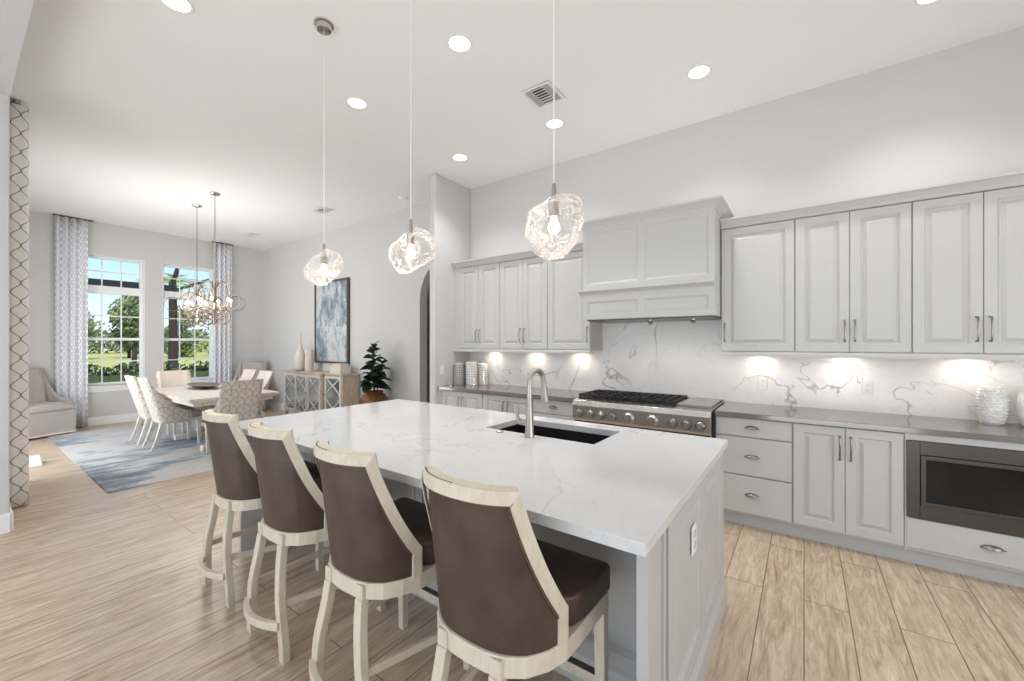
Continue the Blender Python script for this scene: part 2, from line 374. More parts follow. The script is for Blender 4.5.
        if smooth:
            me.polygons.foreach_set('use_smooth', [True]*len(me.polygons))
            if angle: me.set_sharp_from_angle(angle=math.radians(angle))
        me.update()
        o = bpy.data.objects.new(name, me); C.objects.link(o)
        if parent is not None: o.parent = parent; WORLD[o.name] = off
        if bevel:
            b = o.modifiers.new('bevel', 'BEVEL'); b.width = bevel; b.segments = seg; b.limit_method = 'ANGLE'; b.angle_limit = math.radians(40)
        return o
WORLD = {}
def thing(name, label, cat, loc=(0, 0, 0), rotz=0, group=None):
    o = bpy.data.objects.new(name, None); C.objects.link(o); o.empty_display_size = .1
    o.location = loc; o.rotation_euler = (0, 0, rotz); WORLD[o.name] = Vector(loc)
    return tag(o, label, cat, group)
def tag(o, label, cat, group=None, kind=None):
    o['label'] = label; o['category'] = cat
    if group: o['group'] = group
    if kind: o['kind'] = kind
    return o
def struct(o, label=None):
    o['kind'] = 'structure'
    if label: o['label'] = label
    return o
def dup(root, loc, rotz, label, group=None):
    r = root.copy(); C.objects.link(r); r.location = loc; r.rotation_euler = (0, 0, rotz); r['label'] = label
    if group: r['group'] = group
    for ch in list(root.children):
        c = ch.copy(); C.objects.link(c); c.parent = r
        for g in ch.children:
            d = g.copy(); C.objects.link(d); d.parent = c
    return r
def spline(pts, n):
    P = [Vector(p) for p in pts]; out = []
    Q = [P[0]*2-P[1]]+P+[P[-1]*2-P[-2]]
    for i in range(1, len(Q)-2):
        for k in range(n):
            t = k/n; a, b, c, d = Q[i-1], Q[i], Q[i+1], Q[i+2]
            out.append(.5*((2*b)+(c-a)*t+(2*a-5*b+4*c-d)*t*t+(3*b-a-3*c+d)*t**3))
    out.append(P[-1]); return out
def nested(mb, fr, prof, mi=0):
    """concentric rectangles: fr(u,v,d) maps rectangle coords to 3-D; prof: (inset, depth); u,v are corner coords"""
    (u0, u1, v0, v1), f = fr; vv = []; fs = []
    for ins, d in prof:
        vv += [f(u0+ins, v0+ins, d), f(u1-ins, v0+ins, d), f(u1-ins, v1-ins, d), f(u0+ins, v1-ins, d)]
    for i in range(len(prof)-1):
        for k in range(4):
            k2 = (k+1) % 4; fs.append((i*4+k, i*4+k2, i*4+4+k2, i*4+4+k))
    fs.append(tuple(len(vv)-4+k for k in range(4))); fs.append((3, 2, 1, 0))
    mb.add(vv, fs, mi=mi)
def door_prof(t, fw, raised=True):
    p = [(0, 0), (0, t-.003), (.003, t), (fw, t), (fw+.005, t-.007), (fw+.010, t-.013)]
    if raised: p += [(fw+.018, t-.013), (fw+.036, t-.003), (fw+.039, t-.001), (fw+.042, t-.001)]
    return p
def drawer_prof(t): return [(0, 0), (0, t-.003), (.003, t)]

# ================================================================== THE ROOM
CEIL = 3.625; YW = 4.288; XW = -10.234; YL = 0.2825; XR = 2.3
m = MB(); m.box(XW-.2, XR+.2, -4.2, YW+2.2, -.1, 0); struct(m.build('floor', 'floor'))
m = MB(); m.box(XW-.2, XR+.2, -4.2, YW+2.2, CEIL, CEIL+.15); struct(m.build('ceiling', 'ceiling'))
# window wall with two recessed openings
wins = [(1.33, 2.20), (2.462, 3.33)]; Z0, Z1 = .70, 3.045
m = MB(); segs = [(YL-.3, 1.33), (2.20, 2.462), (3.33, YW+.2)]
for a, b in segs: m.box(XW-.2, XW, a, b, 0, CEIL)
for a, b in wins: m.box(XW-.2, XW, a, b, 0, Z0); m.box(XW-.2, XW, a, b, Z1, CEIL)
struct(m.build('wall_window_side', 'wall'))
# kitchen / painting wall with an arched opening left of the partition
AX0, AX1, AZ, AR = -4.85, -3.98, 2.12, .435
m = MB(); m.box(XW, AX0, YW, YW+.15, 0, CEIL); m.box(AX1, XR+.2, YW, YW+.15, 0, CEIL)
arch = [(AX0+.435+.435*math.cos(PI-PI*k/24), AZ+.55*math.sin(PI*k/24)) for k in range(25)]
poly = [(AX0, CEIL)]+arch+[(AX1, CEIL)]
for k in range(len(arch)-1):
    (xa, za), (xb, zb) = arch[k], arch[k+1]; m.extrude_y([(xa, za), (xb, zb), (xb, CEIL), (xa, CEIL)], YW, YW+.15)
struct(m.build('wall_back', 'wall'))
m = MB(); m.box(-6.5, -3.0, 6.2, 6.35, 0, CEIL); m.box(-6.6, -6.5, YW+.15, 6.35, 0, CEIL); m.box(-3.0, -2.9, YW+.15, 6.35, 0, CEIL)
struct(m.build('wall_hallway', 'wall'))
m = MB(); m.box(-3.90, -3.80, 3.607, YW, 0, CEIL); struct(m.build('wall_partition', 'wall', bevel=.012))
m = MB(); m.box(XR, XR+.15, -4.2, YW, 0, CEIL); struct(m.build('wall_right', 'wall'))
m = MB(); m.box(-5.0, XR, -.05, YL, 3.38, CEIL); struct(m.build('wall_header', 'wall'))
m = MB(); m.box(-5.95, -5.0, -.05, YL, 0, CEIL); m.box(XW, -9.2, -.05, YL, 0, CEIL); m.box(-9.2, -5.95, -.05, YL, 2.5, CEIL)  # unseen door opening, widened so fill light reaches the curtain
struct(m.build('wall_left', 'wall', bevel=.01))
m = MB(); m.box(-5.15, -5.0, -4.2, -.05, 0, CEIL); struct(m.build('wall_great_room', 'wall'))
m = MB()
for a, b in ((-9.2, -9.13), (-7.615, -7.535), (-6.02, -5.95)): m.box(a, b, .06, .14, 0, 2.5)
m.box(-9.13, -6.02, .06, .14, 2.43, 2.5); m.box(-9.13, -6.02, .06, .14, 0, .05); dr = struct(m.build('door_1', 'trim'))
m = MB(); m.box(-9.13, -7.615, .095, .105, .05, 2.43); m.box(-7.535, -6.02, .095, .105, .05, 2.43); m.build('door_glass', 'glass', dr)

def baseboard(name, x0, x1, y0, y1, ax):
    m = MB()
    m.box(x0, x1, y0, y1, 0, .135)
    if ax == 'x+': m.box(x0, x1-.006, y0, y1, .135, .15)
    elif ax == 'y-': m.box(x0, x1, y0+.006, y1, .135, .15)
    else: m.box(x0, x1, y0, y1-.006, .135, .15)
    struct(m.build(name, 'trim', bevel=.003))
baseboard('baseboard_window_side', XW, XW+.018, YL, YW, 'x+')
baseboard('baseboard_back', XW+.02, AX0, YW-.018, YW, 'y-')
baseboard('baseboard_left', -5.0, -4.982, -.05, YL, 'x+')
baseboard('baseboard_left_wall', -5.95, -5.0, YL, YL+.018, 'y+')
baseboard('baseboard_dining_corner', XW+.02, -9.2, YL, YL+.018, 'y+')

# windows
for k, (a, b) in enumerate(wins):
    w = bpy.data.objects.new('window_%d' % (k+1), None); C.objects.link(w); w.location = (XW-.1, (a+b)/2, Z0); WORLD[w.name] = Vector(w.location); struct(w)
    x0, x1 = XW-.16, XW-.09
    m = MB()
    f = .05
    m.box(x0, x1, a, a+f, Z0, Z1); m.box(x0, x1, b-f, b, Z0, Z1); m.box(x0, x1, a+f, b-f, Z1-f, Z1); m.box(x0, x1, a+f, b-f, Z0, Z0+f)
    m.box(x0-.005, x1+.015, a+f, b-f, 2.365, 2.505)
    m.box(x0, x1-.01, a+f, b-f, 1.515, 1.565)
    m.build('window_frame', 'trim', w, bevel=.004)
    m = MB(); xa, xb = XW-.132, XW-.118
    for i in (1, 2):
        y = a+f+(b-a-2*f)*i/3
        for z0, z1 in ((Z0+f, 1.515), (1.565, 2.365), (2.505, Z1-f)): m.box(xa, xb, y-.009, y+.009, z0, z1)
    for z in (1.13, 1.96, 2.77): m.box(xa-.001, xb+.001, a+f, b-f, z-.009, z+.009)
    m.build('window_grille', 'trim', w)
    m = MB(); m.box(XW-.127, XW-.123, a+f, b-f, Z0+f, Z1-f); m.build('window_pane', 'glass', w)
    m = MB(); m.box(XW-.09, XW+.045, a-.03, b+.03, Z0-.035, Z0); m.box(XW, XW+.018, a-.02, b+.02, Z0-.11, Z0-.035)
    m.build('window_sill', 'trim', w, bevel=.006)
    m = MB(); m.box(XW-.09, XW-.002, a, a+.012, Z0, Z1); m.box(XW-.09, XW-.002, b-.012, b, Z0, Z1); m.box(XW-.09, XW-.002, a+.012, b-.012, Z1-.012, Z1)
    m.build('window_jamb', 'trim', w)

# ------------------------------------------------------------------ ceiling fittings
cans = [(-3.232, .845, 'recessed ceiling light at the top left edge, nearest the near curtain'),
        (-3.267, 2.152, 'recessed ceiling light right of the far pendant canopy'),
        (-2.018, 2.157, 'large bright recessed ceiling light between the two nearer pendant cords'),
        (-.68, 3.499, 'recessed ceiling light above the right end of the range hood'),
        (-1.994, 3.488, 'recessed ceiling light behind the nearest pendant cord, beside the square vent'),
        (-3.251, 3.483, 'recessed ceiling light nearest the partition wall corner'),
        (.654, 3.56, 'recessed ceiling light at the top right edge above the wall cabinets')]
for x, y, lb in cans:
    t = thing('recessed_light', lb, 'ceiling light', (x, y, CEIL), group='recessed lights in the kitchen ceiling')
    m = MB(); m.lathe([(.092, 0), (.092, -.004), (.086, -.007), (.074, -.005), (.072, .0)], (x, y, CEIL), 32); m.build('trim_ring', 'plastic', t, smooth=True)
    m = MB(); m.lathe([(.001, -.002), (.073, -.002), (.073, -.001), (.001, -.001)], (x, y, CEIL), 28); m.build('lens', 'can', t)
    l = light('recessed_lamp', 'SPOT', (x, y, CEIL-.03), (0, 0, 0), energy=42, color=(1, .975, .95), spot_size=math.radians(118), spot_blend=.8, shadow_soft_size=.07)

def vent(x, y, sx, sy, lb):
    t = thing('ceiling_vent', lb, 'vent', (x, y, CEIL))
    m = MB(); m.box(x-sx, x+sx, y-sy, y+sy, CEIL-.004, CEIL-.001); m.build('backing', 'void', t)
    m = MB(); w = .022
    m.box(x-sx, x+sx, y-sy, y-sy+w, CEIL-.012, CEIL-.003); m.box(x-sx, x+sx, y+sy-w, y+sy, CEIL-.012, CEIL-.003)
    m.box(x-sx, x-sx+w, y-sy+w, y+sy-w, CEIL-.012, CEIL-.003); m.box(x+sx-w, x+sx, y-sy+w, y+sy-w, CEIL-.012, CEIL-.003)
    m.build('frame', 'plastic', t, bevel=.002)
    m = MB(); gx = (sx-w)*.42
    for sgn in (-1, 1):
        for i in range(4):
            xx = x+sgn*(gx+(sx-w-gx)*(i+.5)/4); m.bar((xx, y-sy+w, CEIL-.009), (xx, y+sy-w, CEIL-.009), .007, .003)
            for p in m.v[-8:]: pass
    n = 7
    for i in range(n):
        yy = y-sy+w+(2*sy-2*w)*(i+.5)/n; m.bar((x-gx, yy, CEIL-.009), (x+gx, yy, CEIL-.009), .014 if i > 3 else .008, .003)
    m.build('slat', 'plastic', t)
vent(-1.843, 3.03, .14, .15, 'square white air vent in the ceiling beside the nearest pendant cord')
vent(-6.33, 3.56, .16, .11, 'small air vent in the dining ceiling behind the far pendant cord')
vent(-8.93, 3.54, .15, .09, 'smallest far air vent, in the ceiling near the window wall corner')
t = tag(MB().lathe([(.001, -.035), (.045, -.035), (.06, -.025), (.065, 0)], (-4.83, 3.94, CEIL), 24).build('smoke_detector', 'plastic', smooth=True), 'round white smoke detector on the ceiling near the partition', 'smoke detector')

# ================================================================== BACK WALL CABINETS
YD = 3.677      # base door plane (fronts of doors)
YU = 3.95       # upper door plane
def fy(yf):      # mapping for faces looking to -Y; yf is the back plane of the door slab
    return lambda u, v, d: (u, yf-d, v)
def door_part(parent, x0, x1, z0, z1, yfront, handle=None, name='door', raised=True, fw=.058):
    t = .02; m = MB(); g = .0015
    nested(m, ((x0+g, x1-g, z0+g, z1-g), fy(yfront+t)), door_prof(t, min(fw, (x1-x0)*.2, (z1-z0)*.24), raised))
    d = m.build(name, 'cab', parent)
    if handle:
        hx, hz0, hz1 = handle
        h = MB(); h.tube(spline([(hx, yfront+.001, hz0), (hx, yfront-.024, hz0+.012), (hx, yfront-.031, (hz0+hz1)/2), (hx, yfront-.024, hz1-.012), (hx, yfront+.001, hz1)], 6), .0055, 8)
        h.lathe([(.009, -.004), (.009, .004)], (hx, yfront-.003, hz0), 10); h.lathe([(.009, -.004), (.009, .004)], (hx, yfront-.003, hz1), 10)
        h.build('handle', 'pull', d, smooth=True)
    return d
def cup_pull(parent, x, z, yf):
    m = MB(); vv = []; fs = []; n = 14; k = 6
    for j in range(k+1):
        b = PI*.5*j/k
        for i in range(n+1):
            a = PI*i/n
            rx = .047*math.cos(a)*(1 if j == 0 else 1-.12*math.sin(b)); rz = .02*math.sin(a)
            vv.append((x+rx, yf-.028*math.sin(b)*math.sin(a)**.6 if 0 < i < n else yf-.002, z-.006+rz*(math.cos(b))+(.0 if j else 0)))
    for j in range(k):
        for i in range(n): fs.append((j*(n+1)+i, j*(n+1)+i+1, (j+1)*(n+1)+i+1, (j+1)*(n+1)+i))
    m.add(vv, fs); m.tube([(x-.052, yf-.003, z-.006), (x-.03, yf-.022, z-.009), (x, yf-.028, z-.010), (x+.03, yf-.022, z-.009), (x+.052, yf-.003, z-.006)], .004, 8)
    m.build('cup_pull', 'pull', parent, smooth=True)
def drawer_part(parent, x0, x1, z0, z1, yfront, pull=True, name='drawer'):
    t = .02; m = MB(); g = .0015
    nested(m, ((x0+g, x1-g, z0+g, z1-g), fy(yfront+t)), drawer_prof(t)); d = m.build(name, 'cab', parent)
    if pull: cup_pull(d, (x0+x1)/2, (z0+z1)/2+.006, yfront)
    return d
def base_body(parent, x0, x1, z0=.105, z1=.874, toe=True, frame_z=None):
    m = MB(); m.box(x0, x1, YD+.022, YW-.001, z0, z1); m.build('body', 'cab', parent)
    if toe: m = MB(); m.box(x0, x1, YD+.07, YD+.09, 0.0, z0); m.build('toe_kick', 'cab_dark', parent)
ZB0, ZB1 = .122, .868
def base_cab(x0, x1, label, kind, group='base cabinets along the back wall'):
    t = thing('base_cabinet', label, 'cabinet', ((x0+x1)/2, YW-.3, 0), group=group); base_body(t, x0, x1)
    if kind == 'doors':
        c = (x0+x1)/2
        door_part(t, x0+.003, c, ZB0, ZB1, YD, (c-.03, .64, .805)); door_part(t, c, x1-.003, ZB0, ZB1, YD, (c+.03, .64, .805))
    elif kind == 'drawers':
        for a, b in ((.724, .868), (.420, .718), (.122, .414)): drawer_part(t, x0+.003, x1-.003, a, b, YD)
    return t
base_cab(-.592, -.070, 'three-drawer base cabinet just right of the range', 'drawers')
base_cab(-.070, .538, 'two-door base cabinet beside the built-in microwave', 'doors')
base_cab(-3.745, -3.073, 'two-door base cabinet left end of the counter, by the partition', 'doors')
base_cab(-3.073, -2.370, 'two-door base cabinet behind the kitchen tap handle', 'doors')
base_cab(-2.370, -1.865, 'base cabinet with one cup-pull drawer showing, left of the range', 'drawers')
m = MB(); m.box(-3.80, -3.745, YD+.002, YW-.001, 0, .874); struct(m.build('trim_1', 'cab'), 'grey filler strip between base cabinet and partition wall')
# cabinet under the range
t = thing('base_cabinet', 'low base cabinet under the stainless rangetop', 'cabinet', (-1.22, YW-.3, 0), group='base cabinets along the back wall')
m = MB(); m.box(-1.865, -.592, YD+.022, YW-.001, .105, .66); m.build('body', 'cab', t)
m = MB(); m.box(-1.865, -.592, YD+.07, YD+.09, 0, .105); m.build('toe_kick', 'cab_dark', t)
door_part(t, -1.862, -1.228, ZB0, .655, YD, (-1.26, .46, .62)); door_part(t, -1.228, -.595, ZB0, .655, YD, (-1.2, .46, .62))
# microwave cabinet
t = thing('microwave_cabinet', 'base cabinet housing the microwave with one deep drawer below it', 'cabinet', (.92, YW-.3, 0), group='base cabinets along the back wall')
m = MB(); m.box(.538, .556, YD+.004, YW-.001, .105, .874); m.box(1.282, 1.30, YD+.004, YW-.001, .105, .874)
m.box(.556, 1.282, YD+.004, YW-.001, .83, .874); m.box(.556, 1.282, YD+.022, YW-.001, .105, .328); m.build('body', 'cab', t)
m = MB(); m.box(.538, 1.30, YD+.07, YD+.09, 0, .105); m.build('toe_kick', 'cab_dark', t)
drawer_part(t, .545, 1.298, .127, .322, YD)
mw = thing('microwave', 'black glass built-in microwave in a dark stainless surround', 'microwave', (.92, YW-.3, .33))
MX0, MX1 = .546, 1.29
m = MB(); m.box(.575, 1.265, YD+.03, YW-.15, .345, .815); m.build('body', 'void', mw)
m = MB(); fr = fy(YD+.022)
nested(m, ((MX0, MX1, .329, .828), fr), [(0, 0), (0, .03), (.003, .033), (.058, .033)])
mm = MB(); yf = YD-.011
def frame(mb, x0, x1, z0, z1, w, ya, yb, wz=None):
    wz = wz or w
    mb.box(x0, x0+w, ya, yb, z0, z1); mb.box(x1-w, x1, ya, yb, z0, z1); mb.box(x0+w, x1-w, ya, yb, z1-wz, z1); mb.box(x0+w, x1-w, ya, yb, z0, z0+wz)
frame(mm, MX0, MX1, .329, .828, .062, yf, YD+.03, .086); mm.build('surround', 'steel_dark', mw, bevel=.002)
mm = MB(); frame(mm, .610, 1.226, .417, .740, .026, yf-.006, YD+.02); mm.build('door_frame', 'steel_dark', mw, bevel=.002)
mm = MB(); mm.box(.636, 1.2, yf+.003, YD+.02, .443, .714); mm.build('door_glass', 'black_gloss', mw)
# countertops
def counter(x0, x1, lb):
    m = MB(); m.box(x0, x1, 3.647, YW-.001, .875, .914); return tag(m.build('countertop', 'taupe', bevel=.003), lb, 'countertop')
counter(-3.80, -1.868, 'dark-edged grey counter run left of the range')
counter(-.590, 1.30, 'dark-edged grey counter run right of the range')
m = MB(); m.box(-3.80, 1.30, YW-.012, YW-.0005, .9145, 1.47); m.box(-1.83, -.60, YW-.012, YW-.0005, 1.47, 1.70)
struct(m.build('wall_backsplash', 'splash'), 'white marble backsplash with grey veins')

# range top
RX0, RX1 = -1.846, -.607
t = thing('rangetop', 'stainless gas rangetop with knobs and cast iron grates', 'rangetop', (-1.2, 3.95, .68))
m = MB(); m.extrude_x([(3.60, .712), (3.585, .735), (3.585, .86), (3.60, .905), (3.66, .918), (4.255, .918), (4.255, .69), (3.66, .69)], RX0, RX1); m.build('body', 'steel', t, bevel=.004)
m = MB(); m.box(RX0+.01, -.905, 3.68, 4.19, .9185, .924); m.build('burner_tray', 'black', t)
m = MB(); m.box(RX0, RX1, 4.20, 4.255, .9185, .935); m.build('rear_trim', 'steel', t, bevel=.003)
m = MB(); m.box(RX0+.01, RX1-.01, 3.60, 3.63, .700, .711); m.build('lower_trim', 'black', t)
for gi in range(3):
    gx0 = -1.828+gi*.307; gx1 = gx0+.30; m = MB(); z = .957
    for y in (3.69, 3.79, 3.93, 4.07, 4.17): m.box(gx0, gx1, y-.007, y+.007, z-.016, z)
    for x in (gx0+.007, gx0+.075, (gx0+gx1)/2, gx1-.075, gx1-.007): m.box(x-.006, x+.006, 3.69, 4.17, z-.018, z+.002)
    for x in (gx0+.01, gx1-.01):
        for y in (3.70, 4.16): m.box(x-.009, x+.009, y-.009, y+.009, .9241, z-.01)
    m.build('grate', 'black', t)
    for y in (3.80, 4.06):
        m = MB(); cx = (gx0+gx1)/2; m.lathe([(.05, 0), (.05, .008), (.036, .012), (.036, .02), (.001, .022)], (cx, y, .9241), 20); m.build('burner', 'black', t, smooth=True)
m = MB(); m.box(-.890, -.625, 3.675, 4.19, .9185, .942); m.build('griddle_cover', 'steel', t, bevel=.006)
for kx, big in [(-1.77, 0), (-1.654, 0), (-1.545, 0), (-1.44, 0), (-1.283, 1), (-1.073, 1), (-.906, 0), (-.792, 0), (-.687, 0)]:
    z = .786; r = .044 if big else .031
    n = 26; vv = []; fs = []
    prof = [(r*1.12, 0), (r*1.12, .008), (r, .012), (r*.9, .036 if not big else .02), (r*.8, .04 if not big else .024), (.0005, .041 if not big else .025)]
    m = MB(); m.lathe(prof, (0, 0, 0), n); m.v = [(kx+a, 3.585-c, z+b) for a, b, c in m.v]
    k_ = m.build('knob', 'steel', t, smooth=True)
    m = MB(); m.lathe([(r*1.28, 0), (r*1.28, .004), (.001, .004)], (0, 0, 0), 24); m.v = [(kx+a, 3.585-c, z+b) for a, b, c in m.v]; m.build('bezel', 'void' if not big else 'nickel', k_, smooth=True)
    m = MB(); m.box(kx-.006, kx+.006, 3.585-(.052 if not big else .034), 3.585-.02, z-r*.85, z+r*.85); m.build('grip', 'nickel', k_, bevel=.003)
# dark strip coloured as the shade in the gap beside the range
m = MB(); m.box(-.606, -.5925, 3.64, 4.2, .66, .905); struct(m.build('gap_shade_strip', 'void'), 'dark strip coloured as the shaded gap beside the rangetop')

# upper cabinets
ZU0, ZU1 = 1.394, 2.452
def upper(x0, x1, doors, label, hside=None):
    t = thing('wall_cabinet', label, 'cabinet', ((x0+x1)/2, YW-.15, ZU0), group='wall cabinets beside the hood')
    m = MB(); m.box(x0, x1, YU+.021, YW-.001, ZU0-.004, ZU1+.004); m.build('body', 'cab', t)
    if doors == 2:
        c = (x0+x1)/2
        door_part(t, x0+.002, c, ZU0, ZU1, YU, (c-.03, 1.475, 1.635)); door_part(t, c, x1-.002, ZU0, ZU1, YU, (c+.03, 1.475, 1.635))
    else:
        hx = x0+.03 if hside == 'l' else x1-.03
        door_part(t, x0+.002, x1-.002, ZU0, ZU1, YU, (hx, 1.475, 1.635))
    return t
upper(-.590, -.060, 1, 'single-door wall cabinet touching the right side of the hood', 'l')
upper(-.060, .615, 2, 'two-door wall cabinet in the middle of the right-hand run', None)
upper(.615, 1.29, 2, 'two-door wall cabinet cut by the right edge of the photo', None)
upper(-3.705, -3.028, 2, 'two-door wall cabinet next to the partition wall', None)
upper(-3.028, -2.350, 2, 'two-door wall cabinet second from the partition wall', None)
upper(-2.350, -1.830, 1, 'single-door wall cabinet touching the left side of the hood', 'r')
m = MB(); m.box(-3.80, -3.705, YU+.01, YW-.001, ZU0-.004, ZU1+.004); struct(m.build('trim_3', 'cab'), 'filler strip between wall cabinet and partition')
cprof = [(YU+.004, ZU1+.005), (YU-.004, ZU1+.012), (YU-.012, ZU1+.028), (YU-.036, ZU1+.056), (YU-.052, ZU1+.068), (YU-.052, ZU1+.082), (YW-.001, ZU1+.082), (YW-.001, ZU1+.005)]
rprof = [(YU-.006, ZU0-.006), (YU-.012, ZU0-.018), (YU-.012, ZU0-.040), (YU+.012, ZU0-.040), (YU+.014, ZU0-.006)]
for x0, x1, lb in ((-.590, 1.29, 'right'), (-3.80, -1.830, 'left')):
    m = MB(); m.extrude_x(cprof, x0, x1); tag(m.build('crown_moulding', 'cab'), 'crown moulding along the top of the %s-hand wall cabinets' % lb, 'moulding')
    m = MB(); m.extrude_x(rprof, x0, x1); tag(m.build('light_rail', 'cab'), 'light rail under the %s-hand wall cabinets' % lb, 'moulding')
# under cabinet pucks
for x, lb in [(-3.347, 'leftmost, next to the canisters'), (-2.689, 'behind the tap spout'), (-2.081, 'just left of the hood'), (-.316, 'just right of the hood'), (.273, 'above the white power outlet in the right-hand run'), (.943, 'above the knobbly white vase')]:
    t = thing('puck_light', 'small under-cabinet light, '+lb, 'under-cabinet light', (x, 4.17, ZU0-.004), group='under-cabinet lights')
    m = MB(); m.lathe([(.035, 0), (.035, -.009), (.028, -.011), (.028, -.008)], (x, 4.17, ZU0-.004), 18); m.build('housing', 'nickel', t, smooth=True)
    m = MB(); m.lathe([(.001, -.009), (.027, -.009), (.027, -.0085), (.001, -.0085)], (x, 4.17, ZU0-.004), 16); m.build('lens', 'puck', t)
    light('puck_lamp', 'SPOT', (x, 4.17, ZU0-.018), (math.radians(8), 0, 0), energy=2.8, color=(1, .88, .76), spot_size=math.radians(165), spot_blend=.9, shadow_soft_size=.025)

# range hood
HX0, HX1, HY = -1.780, -.595, 3.68
t = thing('range_hood', 'tall white panelled range hood with crown moulding', 'range hood', (-1.19, 4.0, 1.69))
m = MB(); m.box(HX0, HX1, HY+.02, YW-.001, 1.695, 2.60); m.build('body', 'cab', t)
def hood_panel(x0, x1, z0, z1, name, cells, fw=.05):
    mb = MB(); t_ = .02
    # face frame with recessed panels
    xs = [x0]+[c for ab in cells for c in ab]+[x1]; (pz0, pz1) = (z0+fw, z1-fw*1.2)
    mb.box(x0, x1, HY, HY+t_, z0, pz0); mb.box(x0, x1, HY, HY+t_, pz1, z1)
    for i in range(0, len(xs), 2): mb.box(xs[i], xs[i+1], HY, HY+t_, pz0, pz1)
    o = mb.build(name, 'cab', t)
    for a, b in cells:
        q = MB(); nested(q, ((a, b, pz0, pz1), fy(HY+t_-.001)), [(0, 0), (0, .016), (.006, .013), (.018, .006), (.02, .005)]); q.build('panel', 'cab', o)
hood_panel(HX0, HX1, 1.985, 2.60, 'upper_panel', [(HX0+.045, -1.235), (-1.170, HX1-.045)])
hood_panel(HX0, HX1, 1.695, 1.935, 'lower_panel', [(HX0+.045, -1.235), (-1.170, HX1-.045)], .055)
m = MB(); m.extrude_x([(HY+.02, 1.925), (HY-.002, 1.925), (HY-.006, 1.938), (HY-.028, 1.950), (HY-.045, 1.960), (HY-.055, 1.965), (HY-.055, 1.985), (HY+.02, 1.985)], HX0-.03, HX1+.0); m.build('shelf_moulding', 'cab', t)
# crown of the hood with returns
m = MB(); pr = [(0, 2.565), (.006, 2.57), (.012, 2.585), (.045, 2.620), (.062, 2.632), (.066, 2.650)]
vv = []; fs = []
for o_, z in pr: vv += [(HX0-o_, YW-.001, z), (HX0-o_, HY-o_, z), (HX1+o_, HY-o_, z), (HX1+o_, YW-.001, z)]
for i in range(len(pr)-1):
    for k in range(3): fs.append((i*4+k, i*4+k+1, i*4+5+k, i*4+4+k))
b = (len(pr)-1)*4; fs.append((b, b+1, b+2, b+3)); m.add(vv, fs); m.build('crown_moulding', 'cab', t)
m = MB(); m.box(HX0+.02, HX1-.02, HY+.06, YW-.02, 1.682, 1.695); m.build('liner', 'steel_dark', t)
for x in (-1.16, -.79):
    m = MB(); m.lathe([(.001, -.045), (.016, -.045), (.022, -.03), (.014, -.018), (.018, 0)], (x, HY+.14, 1.682), 16); m.build('lamp', 'nickel', t, smooth=True)
    light('hood_lamp', 'SPOT', (x, HY+.14, 1.63), (math.radians(12), 0, 0), energy=2.4, color=(1, .95, .9), spot_size=math.radians(150), spot_blend=.9, shadow_soft_size=.02)

# outlets
def outlet(x, z, lb, kind='outlet', y=YW-.012):
    t = thing('power_outlet' if kind == 'outlet' else 'light_switch', lb, 'outlet' if kind == 'outlet' else 'switch', (x, y, z))
    m = MB(); m.box(x-.036, x+.036, y-.006, y, z-.058, z+.058); m.build('plate', 'plastic', t, bevel=.003)
    m = MB()
    for dz in (-.02, .02): m.box(x-.016, x+.016, y-.009, y-.005, z+dz-.014, z+dz+.014)
    sck = m.build('socket', 'trim', t, bevel=.002)
    m = MB()
    for dz in (-.02, .02):
        for dx in (-.006, .006): m.box(x+dx-.0012, x+dx+.0012, y-.0095, y-.008, z+dz-.004, z+dz+.006)
    m.build('slot', 'void', sck)
outlet(-.30, 1.104, 'white power outlet on the backsplash nearest the right side of the range')
outlet(.408, 1.106, 'white power outlet on the backsplash above the two-door base cabinet')
outlet(-2.023, 1.13, 'white power outlet on the backsplash behind the left end of the range')
outlet(-2.881, 1.11, 'white power outlet on the backsplash left of the tap')
t = thing('light_switch', 'white light switch plate on the partition wall end above the counter', 'switch', (-3.80, 3.733, 1.117))
m = MB(); m.box(-3.80, -3.794, 3.733-.036, 3.733+.036, 1.06, 1.175); m.build('plate', 'plastic', t, bevel=.003)
m = MB(); m.box(-3.795, -3.791, 3.733-.016, 3.733+.016, 1.085, 1.15); m.build('rocker', 'trim', t, bevel=.001)

# ================================================================== ISLAND
IX0, IX1, IY0, IY1 = -3.237, -.351, 1.111, 2.588
isl = thing('kitchen_island', 'large grey panelled kitchen island under a white quartz top', 'kitchen island', (-1.8, 2.0, 0))
BX0, BX1, BY0, BY1 = IX0+.03, IX1-.03, 1.60, IY1-.03
SX0, SX1, SY0, SY1 = -1.685, -.925, 2.045, 2.44      # sink cut-out
m = MB()
m.box(BX0+.02, SX0-.04, BY0+.02, BY1-.02, .0, .874); m.box(SX1+.04, BX1-.02, BY0+.02, BY1-.02, .0, .874)
m.box(SX0-.04, SX1+.04, BY0+.02, SY0-.04, 0, .874); m.box(SX0-.04, SX1+.04, SY1+.04, BY1-.02, 0, .874); m.build('carcass', 'island', isl)
# top with hole
m = MB(); z0, z1 = .875, .914
m.add([(x, y, z) for z in (z0, z1) for x, y in [(IX0, IY0), (IX1, IY0), (IX1, IY1), (IX0, IY1), (SX0, SY0), (SX1, SY0), (SX1, SY1), (SX0, SY1)]],
      [(8, 9, 13, 12), (9, 10, 14, 13), (10, 11, 15, 14), (11, 8, 12, 15), (1, 0, 4, 5), (2, 1, 5, 6), (3, 2, 6, 7), (0, 3, 7, 4),
       (0, 1, 9, 8), (1, 2, 10, 9), (2, 3, 11, 10), (3, 0, 8, 11), (5, 4, 12, 13), (6, 5, 13, 14), (7, 6, 14, 15), (4, 7, 15, 12)])
top = tag(m.build('island_countertop', 'quartz', bevel=.003), 'white veined quartz slab covering the island', 'countertop')
